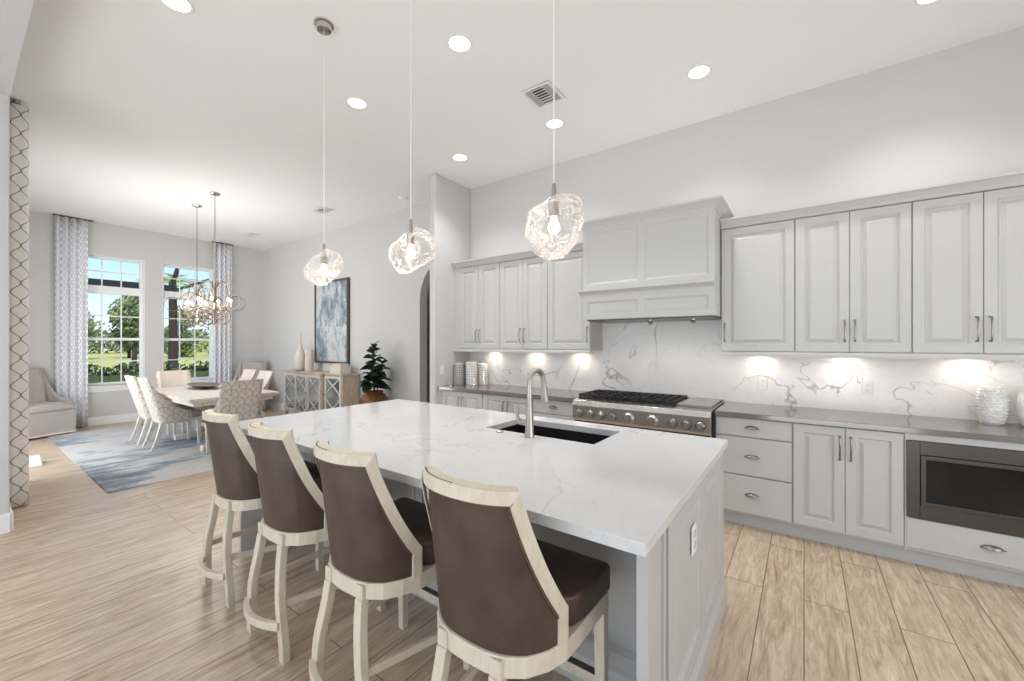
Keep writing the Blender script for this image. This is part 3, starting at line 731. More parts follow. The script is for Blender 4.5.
# sink
t = thing('kitchen_sink', 'black undermount sink set into the island top', 'sink', (-1.3, 2.24, .66))
m = MB(); a, b, c, d = SX0-.015, SX1+.015, SY0-.015, SY1+.015
m.box(a, b, c, d, .655, .67); m.box(a, a+.012, c, d, .67, .8745); m.box(b-.012, b, c, d, .67, .8745); m.box(a+.012, b-.012, c, c+.012, .67, .8745); m.box(a+.012, b-.012, d-.012, d, .67, .8745)
m.build('basin', 'sink', t)
m = MB(); m.lathe([(.055, 0), (.05, .004), (.02, .002), (.001, .002)], (-1.3, 2.3, .67), 20); m.build('drain', 'nickel', t, smooth=True)
# tap
fx, fyy = -1.302, 1.984
t = thing('kitchen_tap', 'tall brushed nickel gooseneck tap beside the island sink', 'tap', (fx, fyy, .914))
m = MB(); m.lathe([(.031, 0), (.031, .01), (.026, .03), (.0215, .12), (.0165, .18), (.0155, .24)], (fx, fyy, .914), 20)
arcp = [(fx, fyy, 1.14)]+[(fx, fyy+.078-.078*math.cos(PI*k/12), 1.222+.078*math.sin(PI*k/12)) for k in range(0, 12)]+[(fx, fyy+.158, 1.215)]
m.tube(arcp, .0155, 14); m.build('spout', 'faucet', t, smooth=True)
m = MB(); m.tube([(fx, fyy+.157, 1.218), (fx, fyy+.163, 1.18), (fx, fyy+.172, 1.13), (fx, fyy+.177, 1.105)], .018, 14, rr=[.0165, .018, .022, .025]); m.build('spray_head', 'faucet', t, smooth=True)
m = MB(); m.tube([(fx-.022, fyy+.01, .985), (fx-.10, fyy+.03, .985)], .013, 12); m.tube([(fx-.096, fyy+.03, .985), (fx-.110, fyy+.034, 1.03), (fx-.105, fyy+.036, 1.09)], .009, 10, rr=[.012, .010, .0065]); m.build('lever', 'faucet', t, smooth=True)
m = MB(); m.lathe([(.024, 0), (.024, .006), (.018, .008), (.017, .007), (.001, .007)], (-1.524, 1.989, .914), 20); tag(m.build('air_switch_button', 'faucet', smooth=True), 'small round metal button set in the island top near the sink', 'button')
# island cladding: right end
fx_ = lambda X: (lambda u, v, d: (X+d, u, v))
m = MB(); m.box(BX1-.03, BX1, 1.215, 1.40, 0, .874); m.box(BX1, BX1+.005, 1.215, 1.24, 0, .874); m.box(BX1, BX1+.008, 1.372, 1.398, 0, .874)
m.build('end_panel', 'island', isl)
m = MB(); m.box(BX0, BX0+.03, 1.19, 1.40, 0, .874); m.build('end_panel', 'island', isl)
m = MB(); m.box(BX1-.03, BX1-.012, 1.400, 1.412, 0, .874); m.build('gap', 'dark_gap', isl)  # dark strip carries the groove's shade in its colour
m = MB(); m.box(BX1-.03, BX1-.004, 1.412, BY1, 0, .874)
m.box(BX0, BX0+.026, 1.40, BY1, 0, .874)
m.build('side_panel', 'island', isl, bevel=.002)
cells = [(1.412, 1.50), (2.44, BY1)]
m = MB(); m.box(BX1-.004, BX1+.014, 1.412, 1.50, .0, .874); m.box(BX1-.004, BX1+.014, 2.47, BY1, .0, .874); m.box(BX1-.004, BX1+.014, 1.93, 2.05, .20, .80)
m.box(BX1-.004, BX1+.014, 1.50, 2.47, .80, .874); m.box(BX1-.004, BX1+.014, 1.50, 2.47, .0, .20); m.build('side_frame', 'island', isl, bevel=.002)
for a, b in ((1.50, 1.93), (2.05, 2.47)):
    q = MB(); nested(q, ((a, b, .20, .80), fx_(BX1-.003)), [(0, 0), (0, .014), (.008, .010), (.02, .003), (.03, .003), (.05, .010), (.054, .010)]); q.build('side_raised_panel', 'island', isl)
m = MB(); m.extrude_y([(BX1+.014, 0), (BX1+.03, 0), (BX1+.03, .105), (BX1+.024, .12), (BX1+.016, .135), (BX1+.014, .135)], 1.19, BY1); m.build('side_plinth', 'island', isl)
# island cladding: seating side
m = MB(); m.box(BX0+.03, BX1-.03, BY0, BY0+.02, 0, .874)
xs = [BX0+.03, -2.48, -1.80, -1.12, BX1-.04]
for i in range(4): 
    nested(m, ((xs[i]+.05, xs[i+1]-.02 if i == 3 else xs[i+1]-.05, .20, .80), fy(BY0)), [(0, 0), (0, .008), (.01, .016), (.022, .008), (.03, .002)])
m.build('back_panel', 'island', isl)
m = MB()
for x in xs[1:4]: m.box(x-.025, x+.025, BY0-.016, BY0, 0, .874)
m.build('pilaster', 'island', isl, bevel=.003)
m = MB(); m.extrude_x([(BY0, 0), (BY0-.018, 0), (BY0-.018, .10), (BY0-.012, .12), (BY0, .135)], BX0+.03, BX1-.03); m.build('back_plinth', 'island', isl)
# island cladding: kitchen side doors
fyp = lambda Y: (lambda u, v, d: (-u, Y+d, v))
for i in range(5):
    a = BX0+.03+i*(BX1-BX0-.06)/5; b = BX0+.03+(i+1)*(BX1-BX0-.06)/5
    q = MB(); nested(q, ((-b+.002, -a-.002, .12, .865), fyp(BY1-.02)), door_prof(.02, .058)); q.build('door', 'island', isl)
t = thing('power_outlet', 'grey power outlet on the right end panel of the island', 'outlet', (BX1, 1.787, .655))
m = MB(); m.box(BX1+.011, BX1+.017, 1.755, 1.825, .60, .715); m.build('plate', 'plastic', t, bevel=.002)
m = MB(); m.box(BX1+.0165, BX1+.019, 1.775, 1.805, .62, .65); m.box(BX1+.0165, BX1+.019, 1.775, 1.805, .665, .695); m.build('socket', 'cab_dark', t)

# ================================================================== SEATING
def interp(tab, x):
    for (a, ya), (b, yb) in zip(tab, tab[1:]):
        if x <= b: return ya+(yb-ya)*(x-a)/(b-a) if b > a else yb
    return tab[-1][1]
class Shell:
    """curved chair back: plan curve at the bottom (B) and at the top (T), heights along the edge"""
    def __init__(s, rearB, rearT, wingB, wingT, sweep, z0, ztop, nR=6, nW=14, crown=0.0):
        def samp(ctrl, n):
            P = spline([(x, y, 0) for x, y in ctrl], 12); N = len(P)-1
            return [P[round(i*N/n)] for i in range(n+1)]
        hb = samp(rearB, nR)+samp(wingB, nW)[1:]; ht = samp(rearT, nR)+samp(wingT, nW)[1:]
        hh = [ztop+crown*(1-(i/nR)**2) for i in range(nR+1)]+[interp(sweep, i/nW) for i in range(1, nW+1)]
        for _ in range(3):
            for i in range(nR+2, nR+nW): hh[i] = (hh[i-1]+2*hh[i]+hh[i+1])/4
        mir = lambda L: [Vector((-p.x, p.y, 0)) for p in reversed(L[1:])]
        s.B = mir(hb)+hb; s.T = mir(ht)+ht; s.h = list(reversed(hh[1:]))+hh; s.z0 = z0; s.zt = ztop; s.N = len(s.B)
    def plan(s, i, z):
        t = (z-s.z0)/(s.zt-s.z0); p = s.B[i].lerp(s.T[i], t); p.z = z; return p
    def nrm(s, i, z):
        a = s.plan(max(i-1, 0), z); b = s.plan(min(i+1, s.N-1), z); t = b-a; t.z = 0; t.normalize(); return Vector((t.y, -t.x, 0))
    def solid(s, mb, d0, d1, nv=8, trim=0.0, z0=None):
        z0 = s.z0 if z0 is None else z0
        vv = []; uvs = []; fs = []; arc = 0; prev = None
        for i in range(s.N):
            base = s.plan(i, s.z0)
            if prev is not None: arc += (base-prev).length
            prev = base; top = max(s.h[i]-trim, z0+.004)
            for d in (d0, d1):
                for j in range(nv+1):
                    z = z0+(top-z0)*j/nv; p = s.plan(i, z); vv.append(p-s.nrm(i, z)*d); uvs.append((arc, z))
        R = 2*(nv+1); o = nv+1
        for i in range(s.N-1):
            a = i*R; b = a+R
            for j in range(nv): fs.append((a+j, b+j, b+j+1, a+j+1)); fs.append((b+o+j, a+o+j, a+o+j+1, b+o+j+1))
            fs.append((a+nv, b+nv, b+o+nv, a+o+nv)); fs.append((b, a, a+o, b+o))
        for a, fl in ((0, 0), ((s.N-1)*R, 1)):
            for j in range(nv):
                q = (a+j, a+j+1, a+o+j+1, a+o+j); fs.append(q if not fl else q[::-1])
        mb.add(vv, fs, uvs)
    def trimband(s, mb, w, d0, d1, zend=None):
        P = [s.plan(i, s.h[i]) for i in range(s.N)]; Nn = [s.nrm(i, s.h[i]) for i in range(s.N)]
        if zend is not None:
            P = [Vector((P[0].x, P[0].y, zend))]+P+[Vector((P[-1].x, P[-1].y, zend))]; Nn = [Nn[0]]+Nn+[Nn[-1]]
        n = len(P); Bs = []
        for i in range(n-1):
            t = (P[i+1]-P[i]).normalized(); nn = (Nn[i]+Nn[i+1]).normalized(); b = t.cross(nn); b.normalize(); Bs.append(b)
        vv = []; fs = []
        for i in range(n):
            if i == 0: b = Bs[0]
            elif i == n-1: b = Bs[-1]
            else:
                a, c = Bs[i-1], Bs[i]; b = (a+c)/max(1+a.dot(c), .45)
            for d, q in ((d0, 0), (d0, 1), (d1, 1), (d1, 0)): vv.append(P[i]-Nn[i]*d+b*w*q-b*.006*(1-q))
        for i in range(n-1):
            for k in range(4):
                k2 = (k+1) % 4; fs.append((i*4+k, i*4+4+k, i*4+4+k2, i*4+k2))
        fs += [(0, 1, 2, 3), tuple(4*n-1-k for k in range(4))]
        mb.add(vv, fs)

def cushion(mb, outline, z0, z1, r=.02, crown=.012):
    n = len(outline); cx = sum(p[0] for p in outline)/n; cy = sum(p[1] for p in outline)/n
    rings = [(.96, z0), (1.0, z0+r*.5), (1.0, z1-r), (.985, z1-r*.3), (.94, z1), (.6, z1+crown*.7), (.2, z1+crown)]
    vv = [(cx+(x-cx)*k, cy+(y-cy)*k, z) for k, z in rings for x, y in outline]; fs = []
    for i in range(len(rings)-1):
        for k in range(n): k2 = (k+1) % n; fs.append((i*n+k, i*n+k2, (i+1)*n+k2, (i+1)*n+k))
    fs.append(tuple(range(n-1, -1, -1))); fs.append(tuple((len(rings)-1)*n+k for k in range(n)))
    mb.add(vv, fs)
def dshape(hw, yf, half):      # seat outline: half = rear curve from the centre to the side
    L = [(x, y) for x, y in half]
    return [(hw, yf-.01), (hw-.012, yf), (-hw+.012, yf), (-hw, yf-.01)]+[(-x, y) for x, y in reversed(L)]+L[1:]

# ---- counter stool (origin on the floor under the seat centre, faces +Y)
def make_stool(label, group):
    t = thing('counter_stool', label, 'bar stool', (0, 0, 0), group=group)
    rearB = [(0, -.25), (.07, -.246), (.13, -.228), (.178, -.198)]
    rearT = [(0, -.318), (.07, -.311), (.135, -.288), (.190, -.250)]
    wingB = [(.178, -.198), (.210, -.155), (.230, -.11), (.238, -.07)]
    wingT = [(.190, -.250), (.216, -.19), (.232, -.13), (.238, -.07)]
    sweep = [(0, 1.05), (.10, .965), (.24, .89), (.42, .81), (.64, .74), (.85, .69), (1.0, .665)]
    sh = Shell(rearB, rearT, wingB, wingT, sweep, .560, 1.05, nR=12, nW=18, crown=.004)
    m = MB(); sh.solid(m, .006, .04, 9, trim=.006); m.build('backrest', 'leather', t, smooth=True, angle=50)
    m = MB(); sh.trimband(m, .034, -.004, .046, zend=.558); m.build('back_frame', 'cream', t, smooth=True, angle=40, bevel=.003)
    m = MB(); sh.trimband(m, .040, .002, .008); m.build('piping', 'glaze', t)
    half = [(0, -.205), (.07, -.2), (.12, -.185), (.165, -.15), (.19, -.10), (.195, -.04), (.232, -.01), (.245, .05)]
    m = MB(); out = dshape(.25, .25, half); cushion(m, out, .568, .665, .014, .008); m.build('seat', 'leather', t, smooth=True, angle=60)
    hr = [(0, -.256), (.07, -.252), (.13, -.235), (.18, -.2), (.22, -.14), (.242, -.07), (.246, 0)]
    m = MB(); m.prism(dshape(.247, .247, hr), .505, .566); m.build('seat_rail', 'cream', t, bevel=.004)
    for sx in (-1, 1):
        m = MB(); m.stack([(sx*.225, .225, 0, .018, .018), (sx*.224, .225, .25, .019, .019), (sx*.222, .223, .506, .021, .021)]); m.build('leg', 'cream', t, bevel=.003)
        q = spline([(sx*.172, -.260, 0), (sx*.166, -.262, .10), (sx*.144, -.266, .26), (sx*.116, -.252, .40), (sx*.105, -.238, .506)], 4)
        m = MB(); m.stack([(p.x, p.y, p.z, .021, .017) for p in q]); m.stack([(sx*.105, -.2335, .506, .021, .0185), (sx*.105, -.2335, .560, .021, .0185)]); m.build('leg', 'cream', t, bevel=.003)
        m = MB(); m.bar((sx*.142, -.275, .255), (sx*.225, .21, .215), .02, .032); m.build('stretcher', 'cream', t, bevel=.003)
    m = MB(); m.arcbar([(x, -.285-.045*(1-(x/.16)**2), .17) for x in [-.165+.033*i for i in range(11)]], .026, .034); m.build('stretcher', 'cream', t, bevel=.003)
    m = MB(); m.bar((-.21, .225, .235), (.21, .225, .235), .024, .042); fr_ = m.build('footrest', 'cream', t, bevel=.003)
    m = MB(); m.box(-.205, .205, .211, .239, .2565, .259); m.build('kick_plate', 'frame_dark', fr_)
    return t
G = 'counter stools along the island'
stool = make_stool('nearest brown leather counter stool, right in front at the bottom of the photo', G)
stool.location = (-.82, 1.16, 0)
dup(stool, (-1.45, 1.145, 0), math.radians(0), 'second nearest brown leather counter stool, between the nearest and third ones', G)
dup(stool, (-2.11, 1.165, 0), math.radians(0), 'third brown leather counter stool counting away from the camera', G)
dup(stool, (-2.77, 1.18, 0), math.radians(0), 'farthest brown leather counter stool, nearest the dining rug', G)

# ---- dining chair
def make_dining(label, group):
    t = thing('dining_chair', label, 'chair', (0, 0, 0), group=group)
    rearB = [(0, -.225), (.10, -.225), (.17, -.218), (.205, -.20)]
    rearT = [(0, -.40), (.10, -.398), (.18, -.388), (.235, -.365)]
    wingB = [(.205, -.20), (.24, -.12), (.25, 0), (.25, .12)]
    wingT = [(.235, -.365), (.25, -.26), (.255, -.1), (.255, .06)]
    sweep = [(0, .99), (.07, .91), (.2, .78), (.4, .65), (.65, .56), (.85, .515), (1.0, .50)]
    sh = Shell(rearB, rearT, wingB, wingT, sweep, .36, .99, nR=6, nW=12, crown=.0)
    m = MB(); sh.solid(m, 0, .014, 8); m.build('back_shell', 'scallop', t, smooth=True, angle=50)
    m = MB(); sh.solid(m, .0145, .05, 8, trim=-.004); m.build('backrest', 'linen', t, smooth=True, angle=50)
    out = [(.215, .25), (-.215, .25), (-.225, .22), (-.2, -.12), (-.165, -.165), (0, -.172), (.165, -.165), (.2, -.12), (.225, .22)]
    m = MB(); cushion(m, [(x, y) for x, y in out], .40, .49, .025, .015); m.build('seat', 'seat_fabric', t, smooth=True, angle=60)
    m = MB(); m.prism([(.235, .24), (-.235, .24), (-.24, -.1), (-.19, -.195), (.19, -.195), (.24, -.1)], .355, .402); m.build('seat_rail', 'wash_grey', t, bevel=.003)
    for sx in (-1, 1):
        m = MB(); m.stack([(sx*.205, .21, .012, .014, .014), (sx*.205, .21, .2, .019, .019), (sx*.205, .21, .357, .024, .024)]); m.build('leg', 'wash_grey', t, bevel=.003)
        q = spline([(sx*.2, -.31, .012), (sx*.195, -.265, .12), (sx*.19, -.225, .25), (sx*.185, -.195, .358)], 4)
        m = MB(); m.stack([(p.x, p.y, p.z, .015+.012*(p.z/.36), .015+.013*(p.z/.36)) for p in q]); m.build('leg', 'wash_grey', t, bevel=.003)
    return t
G = 'scallop-backed dining chairs round the dining table'
ch = make_dining('dining chair on the near long side of the table, farther from the camera', G)
ch.location = (-7.93, 1.90, 0)
dup(ch, (-7.34, 1.92, 0), 0, 'dining chair on the near long side of the table, closer to the camera', G)
dup(ch, (-6.15, 2.20, 0), PI/2, 'dining chair at the near head of the table, its scalloped back square to the camera', G)
dup(ch, (-8.42, 2.26, 0), -PI/2, 'dining chair at the far head of the table, in front of the windows', G)
dup(ch, (-8.04, 2.80, 0), PI, 'left one of the two dining chairs on the far side by the console', G)
dup(ch, (-7.40, 2.80, 0), PI, 'right one of the two dining chairs on the far side by the console', G)

# ---- dining table
t = thing('dining_table', 'white-washed rectangular trestle dining table on the rug', 'table', (-7.1, 2.31, 0))
TX0, TX1, TY0, TY1 = -8.24, -6.20, 1.75, 2.82
m = MB(); m.box(TX0, TX1, TY0, TY1, .725, .76); m.box(TX0+.03, TX1-.03, TY0+.03, TY1-.03, .70, .725); m.build('tabletop', 'wash', t, bevel=.004)
m = MB(); m.prism([(TX0+.06, TY0+.06), (TX1-.06, TY0+.06), (TX1-.06, TY1-.06), (TX0+.06, TY1-.06)], .655, .70); m.build('apron', 'wash', t, bevel=.003)
for x in (-7.65, -6.55):
    m = MB(); m.lathe([(.05, .09), (.075, .13), (.05, .18), (.085, .30), (.09, .42), (.05, .52), (.07, .60), (.09, .655)], (x, 2.31, 0), 18); p_ = m.build('pedestal', 'wash', t, smooth=True)
    m = MB(); m.box(x-.06, x+.06, 1.98, 2.64, .012, .09); m.build('foot', 'wash', p_, bevel=.012)
m = MB(); m.box(-7.6, -6.6, 2.27, 2.35, .20, .26); m.build('stretcher', 'wash', t, bevel=.006)
m = MB(); a, b = .40, .19
m.lathe([(.30, 0), (.33, .004), (.62, .02), (1.0, .062), (.99, .066)], (-7.62, 2.34, .7605), 36, sx=a, sy=b); bw = tag(m.build('oval_bowl', 'bowl', smooth=True), 'long brown oval bowl in the middle of the dining table', 'bowl')
m = MB(); m.lathe([(1.0, .064), (.985, .069), (.96, .062), (.6, .026), (.01, .018)], (-7.62, 2.34, .7605), 36, sx=a, sy=b); m.build('bowl_lining', 'bowl_rim', bw, smooth=True, world=False)

# ---- slipcovered armchairs
def make_armchair(label, group):
    t = thing('slipcovered_armchair', label, 'armchair', (0, 0, 0), group=group)
    rearB = [(0, -.30), (.12, -.30), (.2, -.295), (.26, -.27)]; rearT = [(0, -.40), (.12, -.40), (.2, -.39), (.27, -.35)]
    wingB = [(.26, -.27), (.32, -.15), (.335, .05), (.34, .28)]; wingT = [(.27, -.35), (.31, -.2), (.33, .02), (.335, .26)]
    sweep = [(0, 1.05), (.05, .98), (.18, .80), (.35, .66), (.55, .58), (.8, .53), (1.0, .50)]
    sh = Shell(rearB, rearT, wingB, wingT, sweep, .03, 1.05, nR=6, nW=12)
    m = MB(); sh.solid(m, 0, .05, 8, z0=.03); m.build('back_shell', 'slip', t, smooth=True, angle=50)
    sh2 = Shell([(0, -.235), (.1, -.235), (.15, -.232), (.2, -.22)], [(0, -.335), (.1, -.335), (.15, -.33), (.215, -.31)], [(.2, -.22), (.22, -.2), (.23, -.19), (.24, -.18)], [(.215, -.31), (.225, -.29), (.23, -.28), (.235, -.27)], [(0, 1.04), (1, 1.0)], .45, 1.04, nR=5, nW=3)
    m = MB(); sh2.solid(m, -.012, .05, 6); m.build('back_cushion', 'slip', t, smooth=True, angle=50)
    m = MB(); cushion(m, [(.285, .33), (-.285, .33), (-.285, -.2), (.285, -.2)], .41, .505, .03, .015); m.build('seat_cushion', 'slip', t, smooth=True, angle=60)
    m = MB(); m.prism([(.335, .30), (-.335, .30), (-.285, -.24), (.285, -.24)], .03, .41); m.build('skirt', 'slip', t, bevel=.01)
    m = MB(); m.box(-.337, .337, .30, .304, .03, .055); m.build('skirt_hem', 'linen', t)
    for sx in (-1, 1):
        for y in (-.2, .26): q = MB(); q.stack([(sx*.26, y, 0, .018, .018), (sx*.26, y, .035, .018, .018)]); q.build('leg', 'void', t)
    return t
G = 'greige slipcovered armchairs in the dining room corners'
ac = make_armchair('greige slipcovered armchair left of the windows, beside the left curtain', G)
ac.location = (-9.78, .80, 0); ac.rotation_euler = (0, 0, math.radians(-68))
dup(ac, (-9.66, 3.74, 0), math.radians(-128), 'greige slipcovered armchair in the far corner behind the dining table', G)

# ================================================================== DINING ROOM FITTINGS
m = MB(); m.box(-9.61, -5.50, .91, 3.36, .0005, .011); tag(m.build('area_rug', 'rug'), 'blue, grey and beige abstract rug under the dining table', 'rug')

# ---- console
t = thing('sideboard', 'washed wood breakfront sideboard with arched lattice doors under the painting', 'sideboard', (-7.4, 4.08, 0))
ZT = .93
m = MB()
m.box(-8.48, -6.42, 3.95, 4.268, .12, ZT-.03); m.box(-7.92, -6.98, 3.89, 3.95, .12, ZT-.03); m.build('body', 'beige_wood', t, bevel=.003)
m = MB(); m.prism([(-8.51, 3.925), (-7.95, 3.925), (-7.95, 3.865), (-6.95, 3.865), (-6.95, 3.925), (-6.39, 3.925), (-6.39, 4.268), (-8.51, 4.268)], ZT-.029, ZT); m.build('top', 'beige_wood', t, bevel=.003)
for x, y in ((-8.45, 3.98), (-6.45, 3.98), (-8.45, 4.24), (-6.45, 4.24), (-7.89, 3.92), (-7.01, 3.92)):
    m = MB(); m.stack([(x, y, 0, .018, .018), (x, y, .12, .028, .028)]); m.build('leg', 'wash', t)
m = MB(); nested(m, ((3.99, 4.23, .17, ZT-.08), fx_(-6.42)), [(0, 0), (0, .008), (.03, .008), (.035, .003), (.04, .003)]); m.build('side_panel', 'beige_wood', t)
for x0, x1, yf in ((-8.45, -7.94, 3.95), (-7.90, -7.455, 3.89), (-7.445, -7.0, 3.89), (-6.96, -6.44, 3.95)):
    m = MB(); w = .045; z0, z1 = .15, ZT-.045; frame(m, x0+.004, x1-.004, z0, z1, w, yf-.02, yf-.001); d = m.build('door', 'wash_grey', t, bevel=.002)
    m = MB(); m.box(x0+w, x1-w, yf-.008, yf-.004, z0+w, z1-w); m.build('door_mirror', 'mirror', d)
    m = MB(); xc = (x0+x1)/2; hw = (x1-x0)/2-w; hz = z1-z0-2*w
    for sg in (-1, 1): m.arcbar([(xc+sg*hw*math.sin(PI*(1.64*q/24-.32)), yf-.014, z0+w+hz*q/24) for q in range(25)], .010, .024)
    m.build('lattice', 'wash_grey', d)
for x, y in ((-7.47, 3.868), (-6.945, 3.928)):
    m = MB(); m.lathe([(.001, 0), (.014, .003), (.014, .012), (.006, .02)], (0, 0, 0), 12); m.v = [(x+a, y-c+.004, .55+b) for a, b, c in m.v]; m.build('knob', 'frame_dark', t, smooth=True)
# items on it
m = MB(); m.lathe([(.06, 0), (.085, .02), (.112, .16), (.108, .26), (.075, .36), (.03, .46), (.016, .54), (.014, .66), (.022, .73), (.018, .73)], (-8.10, 4.08, ZT+.001), 26); tag(m.build('bottle_vase', 'linen', smooth=True), 'tall cream bottle-necked vase on the sideboard', 'vase')
m = MB(); m.lathe([(.075, 0), (.08, .01), (.08, .40), (.07, .41), (.066, .40), (.066, .36), (.001, .36)], (-7.73, 4.07, ZT+.001), 26); tag(m.build('cylinder_vase', 'linen', smooth=True), 'straight cream cylinder vase beside the tall bottle vase', 'vase')
m = MB(); m.lathe([(.05, 0), (.09, .012), (.085, .014), (.02, .006)], (-7.92, 3.97, ZT+.001), 20, sx=1.5); tag(m.build('shallow_dish', 'bowl_rim', smooth=True), 'shallow little dish in front of the two cream vases', 'dish')
t = thing('keepsake_box', 'cream lidded box at the right end of the sideboard', 'box', (-6.66, 4.06, ZT+.001))
m = MB(); m.box(-6.83, -6.50, 3.96, 4.16, ZT+.001, ZT+.12); m.build('body', 'linen', t, bevel=.004)
m = MB(); m.box(-6.80, -6.54, 3.98, 4.14, ZT+.1205, ZT+.17); m.build('lid', 'linen', t, bevel=.006)
# painting
t = thing('framed_painting', 'tall abstract painting in grey-blue with a dark frame', 'painting', (-7.29, YW, 1.87))
m = MB(); frame(m, -7.86, -6.72, 1.085, 2.66, .035, YW-.055, YW-.002); m.build('frame', 'frame_dark', t, bevel=.002)
m = MB(); m.box(-7.825, -6.755, YW-.035, YW-.003, 1.12, 2.625); m.build('canvas', 'art', t)

# ---- rubber plant
PX, PY = -5.58, 3.98
m = MB(); m.box(PX-.16, PX+.16, PY-.16, PY+.16, .34, .38)
for a in (-1, 1):
    for b in (-1, 1): m.box(PX+a*.13-.015, PX+a*.13+.015, PY+b*.13-.015, PY+b*.13+.015, 0, .34)
tag(m.build('plant_stand', 'beige_wood', bevel=.004), 'low square wooden stand under the potted plant', 'plant stand')
t = thing('potted_rubber_plant', 'dark-leaved rubber plant in a round brown pot against the wall', 'plant', (PX, PY, .381))
m = MB(); m.lathe([(.10, 0), (.15, .03), (.215, .13), (.215, .20), (.16, .275), (.135, .29), (.15, .315), (.145, .32), (.12, .30), (.11, .28)], (PX, PY, .381), 30); m.build('pot', 'pot', t, smooth=True)
m = MB(); m.lathe([(.001, .275), (.125, .275)], (PX, PY, .381), 20); m.build('soil', 'void', t)
m = MB(); L = MB(); random.seed(4); zb = .66
stems = [(.0, .0, .80, 0), (.06, .02, .52, .4), (-.05, .02, .48, 2.6), (.04, -.04, .40, 5.0)]
def leaf(mb, p, d, ln, wd, droop=.25, n=6):
    d = Vector(d).normalized(); sd = d.cross(Vector((0, 0, 1)))
    if sd.length < .05: sd = Vector((1, 0, 0))
    sd.normalize(); sd = Matrix.Rotation(random.uniform(-.9, .9), 3, d) @ sd; up = sd.cross(d); vv = []; fs = []
    for i in range(n+1):
        s_ = i/n; w = wd*math.sin(PI*min(1, s_*.93+.05))**.7; c = p+d*ln*s_-Vector((0, 0, 1))*droop*ln*s_*s_
        vv += [c-sd*w+up*w*.25, c, c+sd*w+up*w*.25]
    for i in range(n):
        for k in (0, 1): fs.append((i*3+k, i*3+k+1, i*3+4+k, i*3+3+k))
    mb.add(vv, fs)
for sx, sy, ht, ph in stems:
    top_ = Vector((PX+sx*2.4, PY+sy*2.4, zb+ht)); b0 = Vector((PX+sx*.5, PY+sy*.5, zb)); pts = [b0.lerp(top_, i/6)+Vector((.012*math.sin(i), .012*math.cos(i*1.3), 0)) for i in range(7)]
    m.tube(pts, .008, 6); nl = int(ht*26)
    for i in range(nl):
        s_ = .22+.78*i/nl; p = b0.lerp(top_, s_); a = ph+i*2.4; el = .15+.9*s_**2
        sc = 1-.45*s_
        leaf(L, p, (math.cos(a), math.sin(a)*.8, el), .30*sc*random.uniform(.85, 1.1), .105*sc*random.uniform(.85, 1.1), .45)
m.build('stem', 'bark', t); L.build('foliage', 'leaf_fig', t, smooth=True, angle=0)

# ---- chandeliers
def make_chandelier(label):
    t = thing('chandelier', label, 'chandelier', (0, 0, 0), group='pair of ring chandeliers over the dining table')
    m = MB(); m.lathe([(.001, CEIL-.035), (.05, CEIL-.03), (.066, CEIL-.012), (.066, CEIL)], (0, 0, 0), 20); m.build('canopy', 'nickel', t, smooth=True)
    m = MB(); m.tube([(0, 0, 1.80), (0, 0, CEIL-.02)], .007, 8); m.lathe([(.001, 1.74), (.02, 1.76), (.03, 1.80), (.014, 1.84), (.022, 1.92), (.012, 2.0)], (0, 0, 0), 12); m.build('rod', 'nickel', t, smooth=True)
    m = MB()
    for k in range(8):
        a = PI/4*k; c, s_ = math.cos(a), math.sin(a)
        for z0, rr_, h_ in ((1.78, .13, .15), (1.86, .16, .16)):
            m.tube([(c*rr_*math.sin(PI*q/10)*(1 if q < 6 else .7), s_*rr_*math.sin(PI*q/10)*(1 if q < 6 else .7), z0+h_*q/10) for q in range(11)], .006, 5)
    m.build('scroll_body', 'champagne', t, smooth=True)
    for k in range(6):
        a = PI/3*k+.2; c, s_ = math.cos(a), math.sin(a)
        def ring(cx, cz, rx, rz, n=22): return [((cx+rx*math.cos(2*PI*i/n))*c, (cx+rx*math.cos(2*PI*i/n))*s_, cz+rz*math.sin(2*PI*i/n)) for i in range(n)]
        m = MB(); m.tube(ring(.10, 2.16, .095, .20), .0055, 6, closed=True); m.tube(ring(.285, 2.06, .105, .105), .0055, 6, closed=True); m.tube(ring(.10, 1.86, .095, .13), .0055, 6, closed=True); m.build('ring_arm', 'champagne', t, smooth=True)
        m = MB(); m.lathe([(.001, 1.985), (.03, 1.995), (.03, 2.0), (.012, 2.003), (.012, 2.06)], (c*.20, s_*.20, 0), 10); cs = m.build('candle_cup', 'linen', t, smooth=True)
        m = MB(); m.lathe([(.004, 2.06), (.014, 2.075), (.015, 2.09), (.006, 2.115), (.001, 2.125)], (c*.20, s_*.20, 0), 10); m.build('bulb', 'bulb', cs, smooth=True)
    return t
cd = make_chandelier('left one of the two ring chandeliers, nearer the windows')
cd.location = (-7.705, 2.277, 0)
dup(cd, (-6.88, 2.246, 0), .35, 'right one of the two ring chandeliers, overlapping the right curtain')
for x, y in ((-7.705, 2.277), (-6.88, 2.246)): light('chandelier_lamp', 'POINT', (x, y, 2.05), energy=25, color=(1, .975, .95), shadow_soft_size=.3)

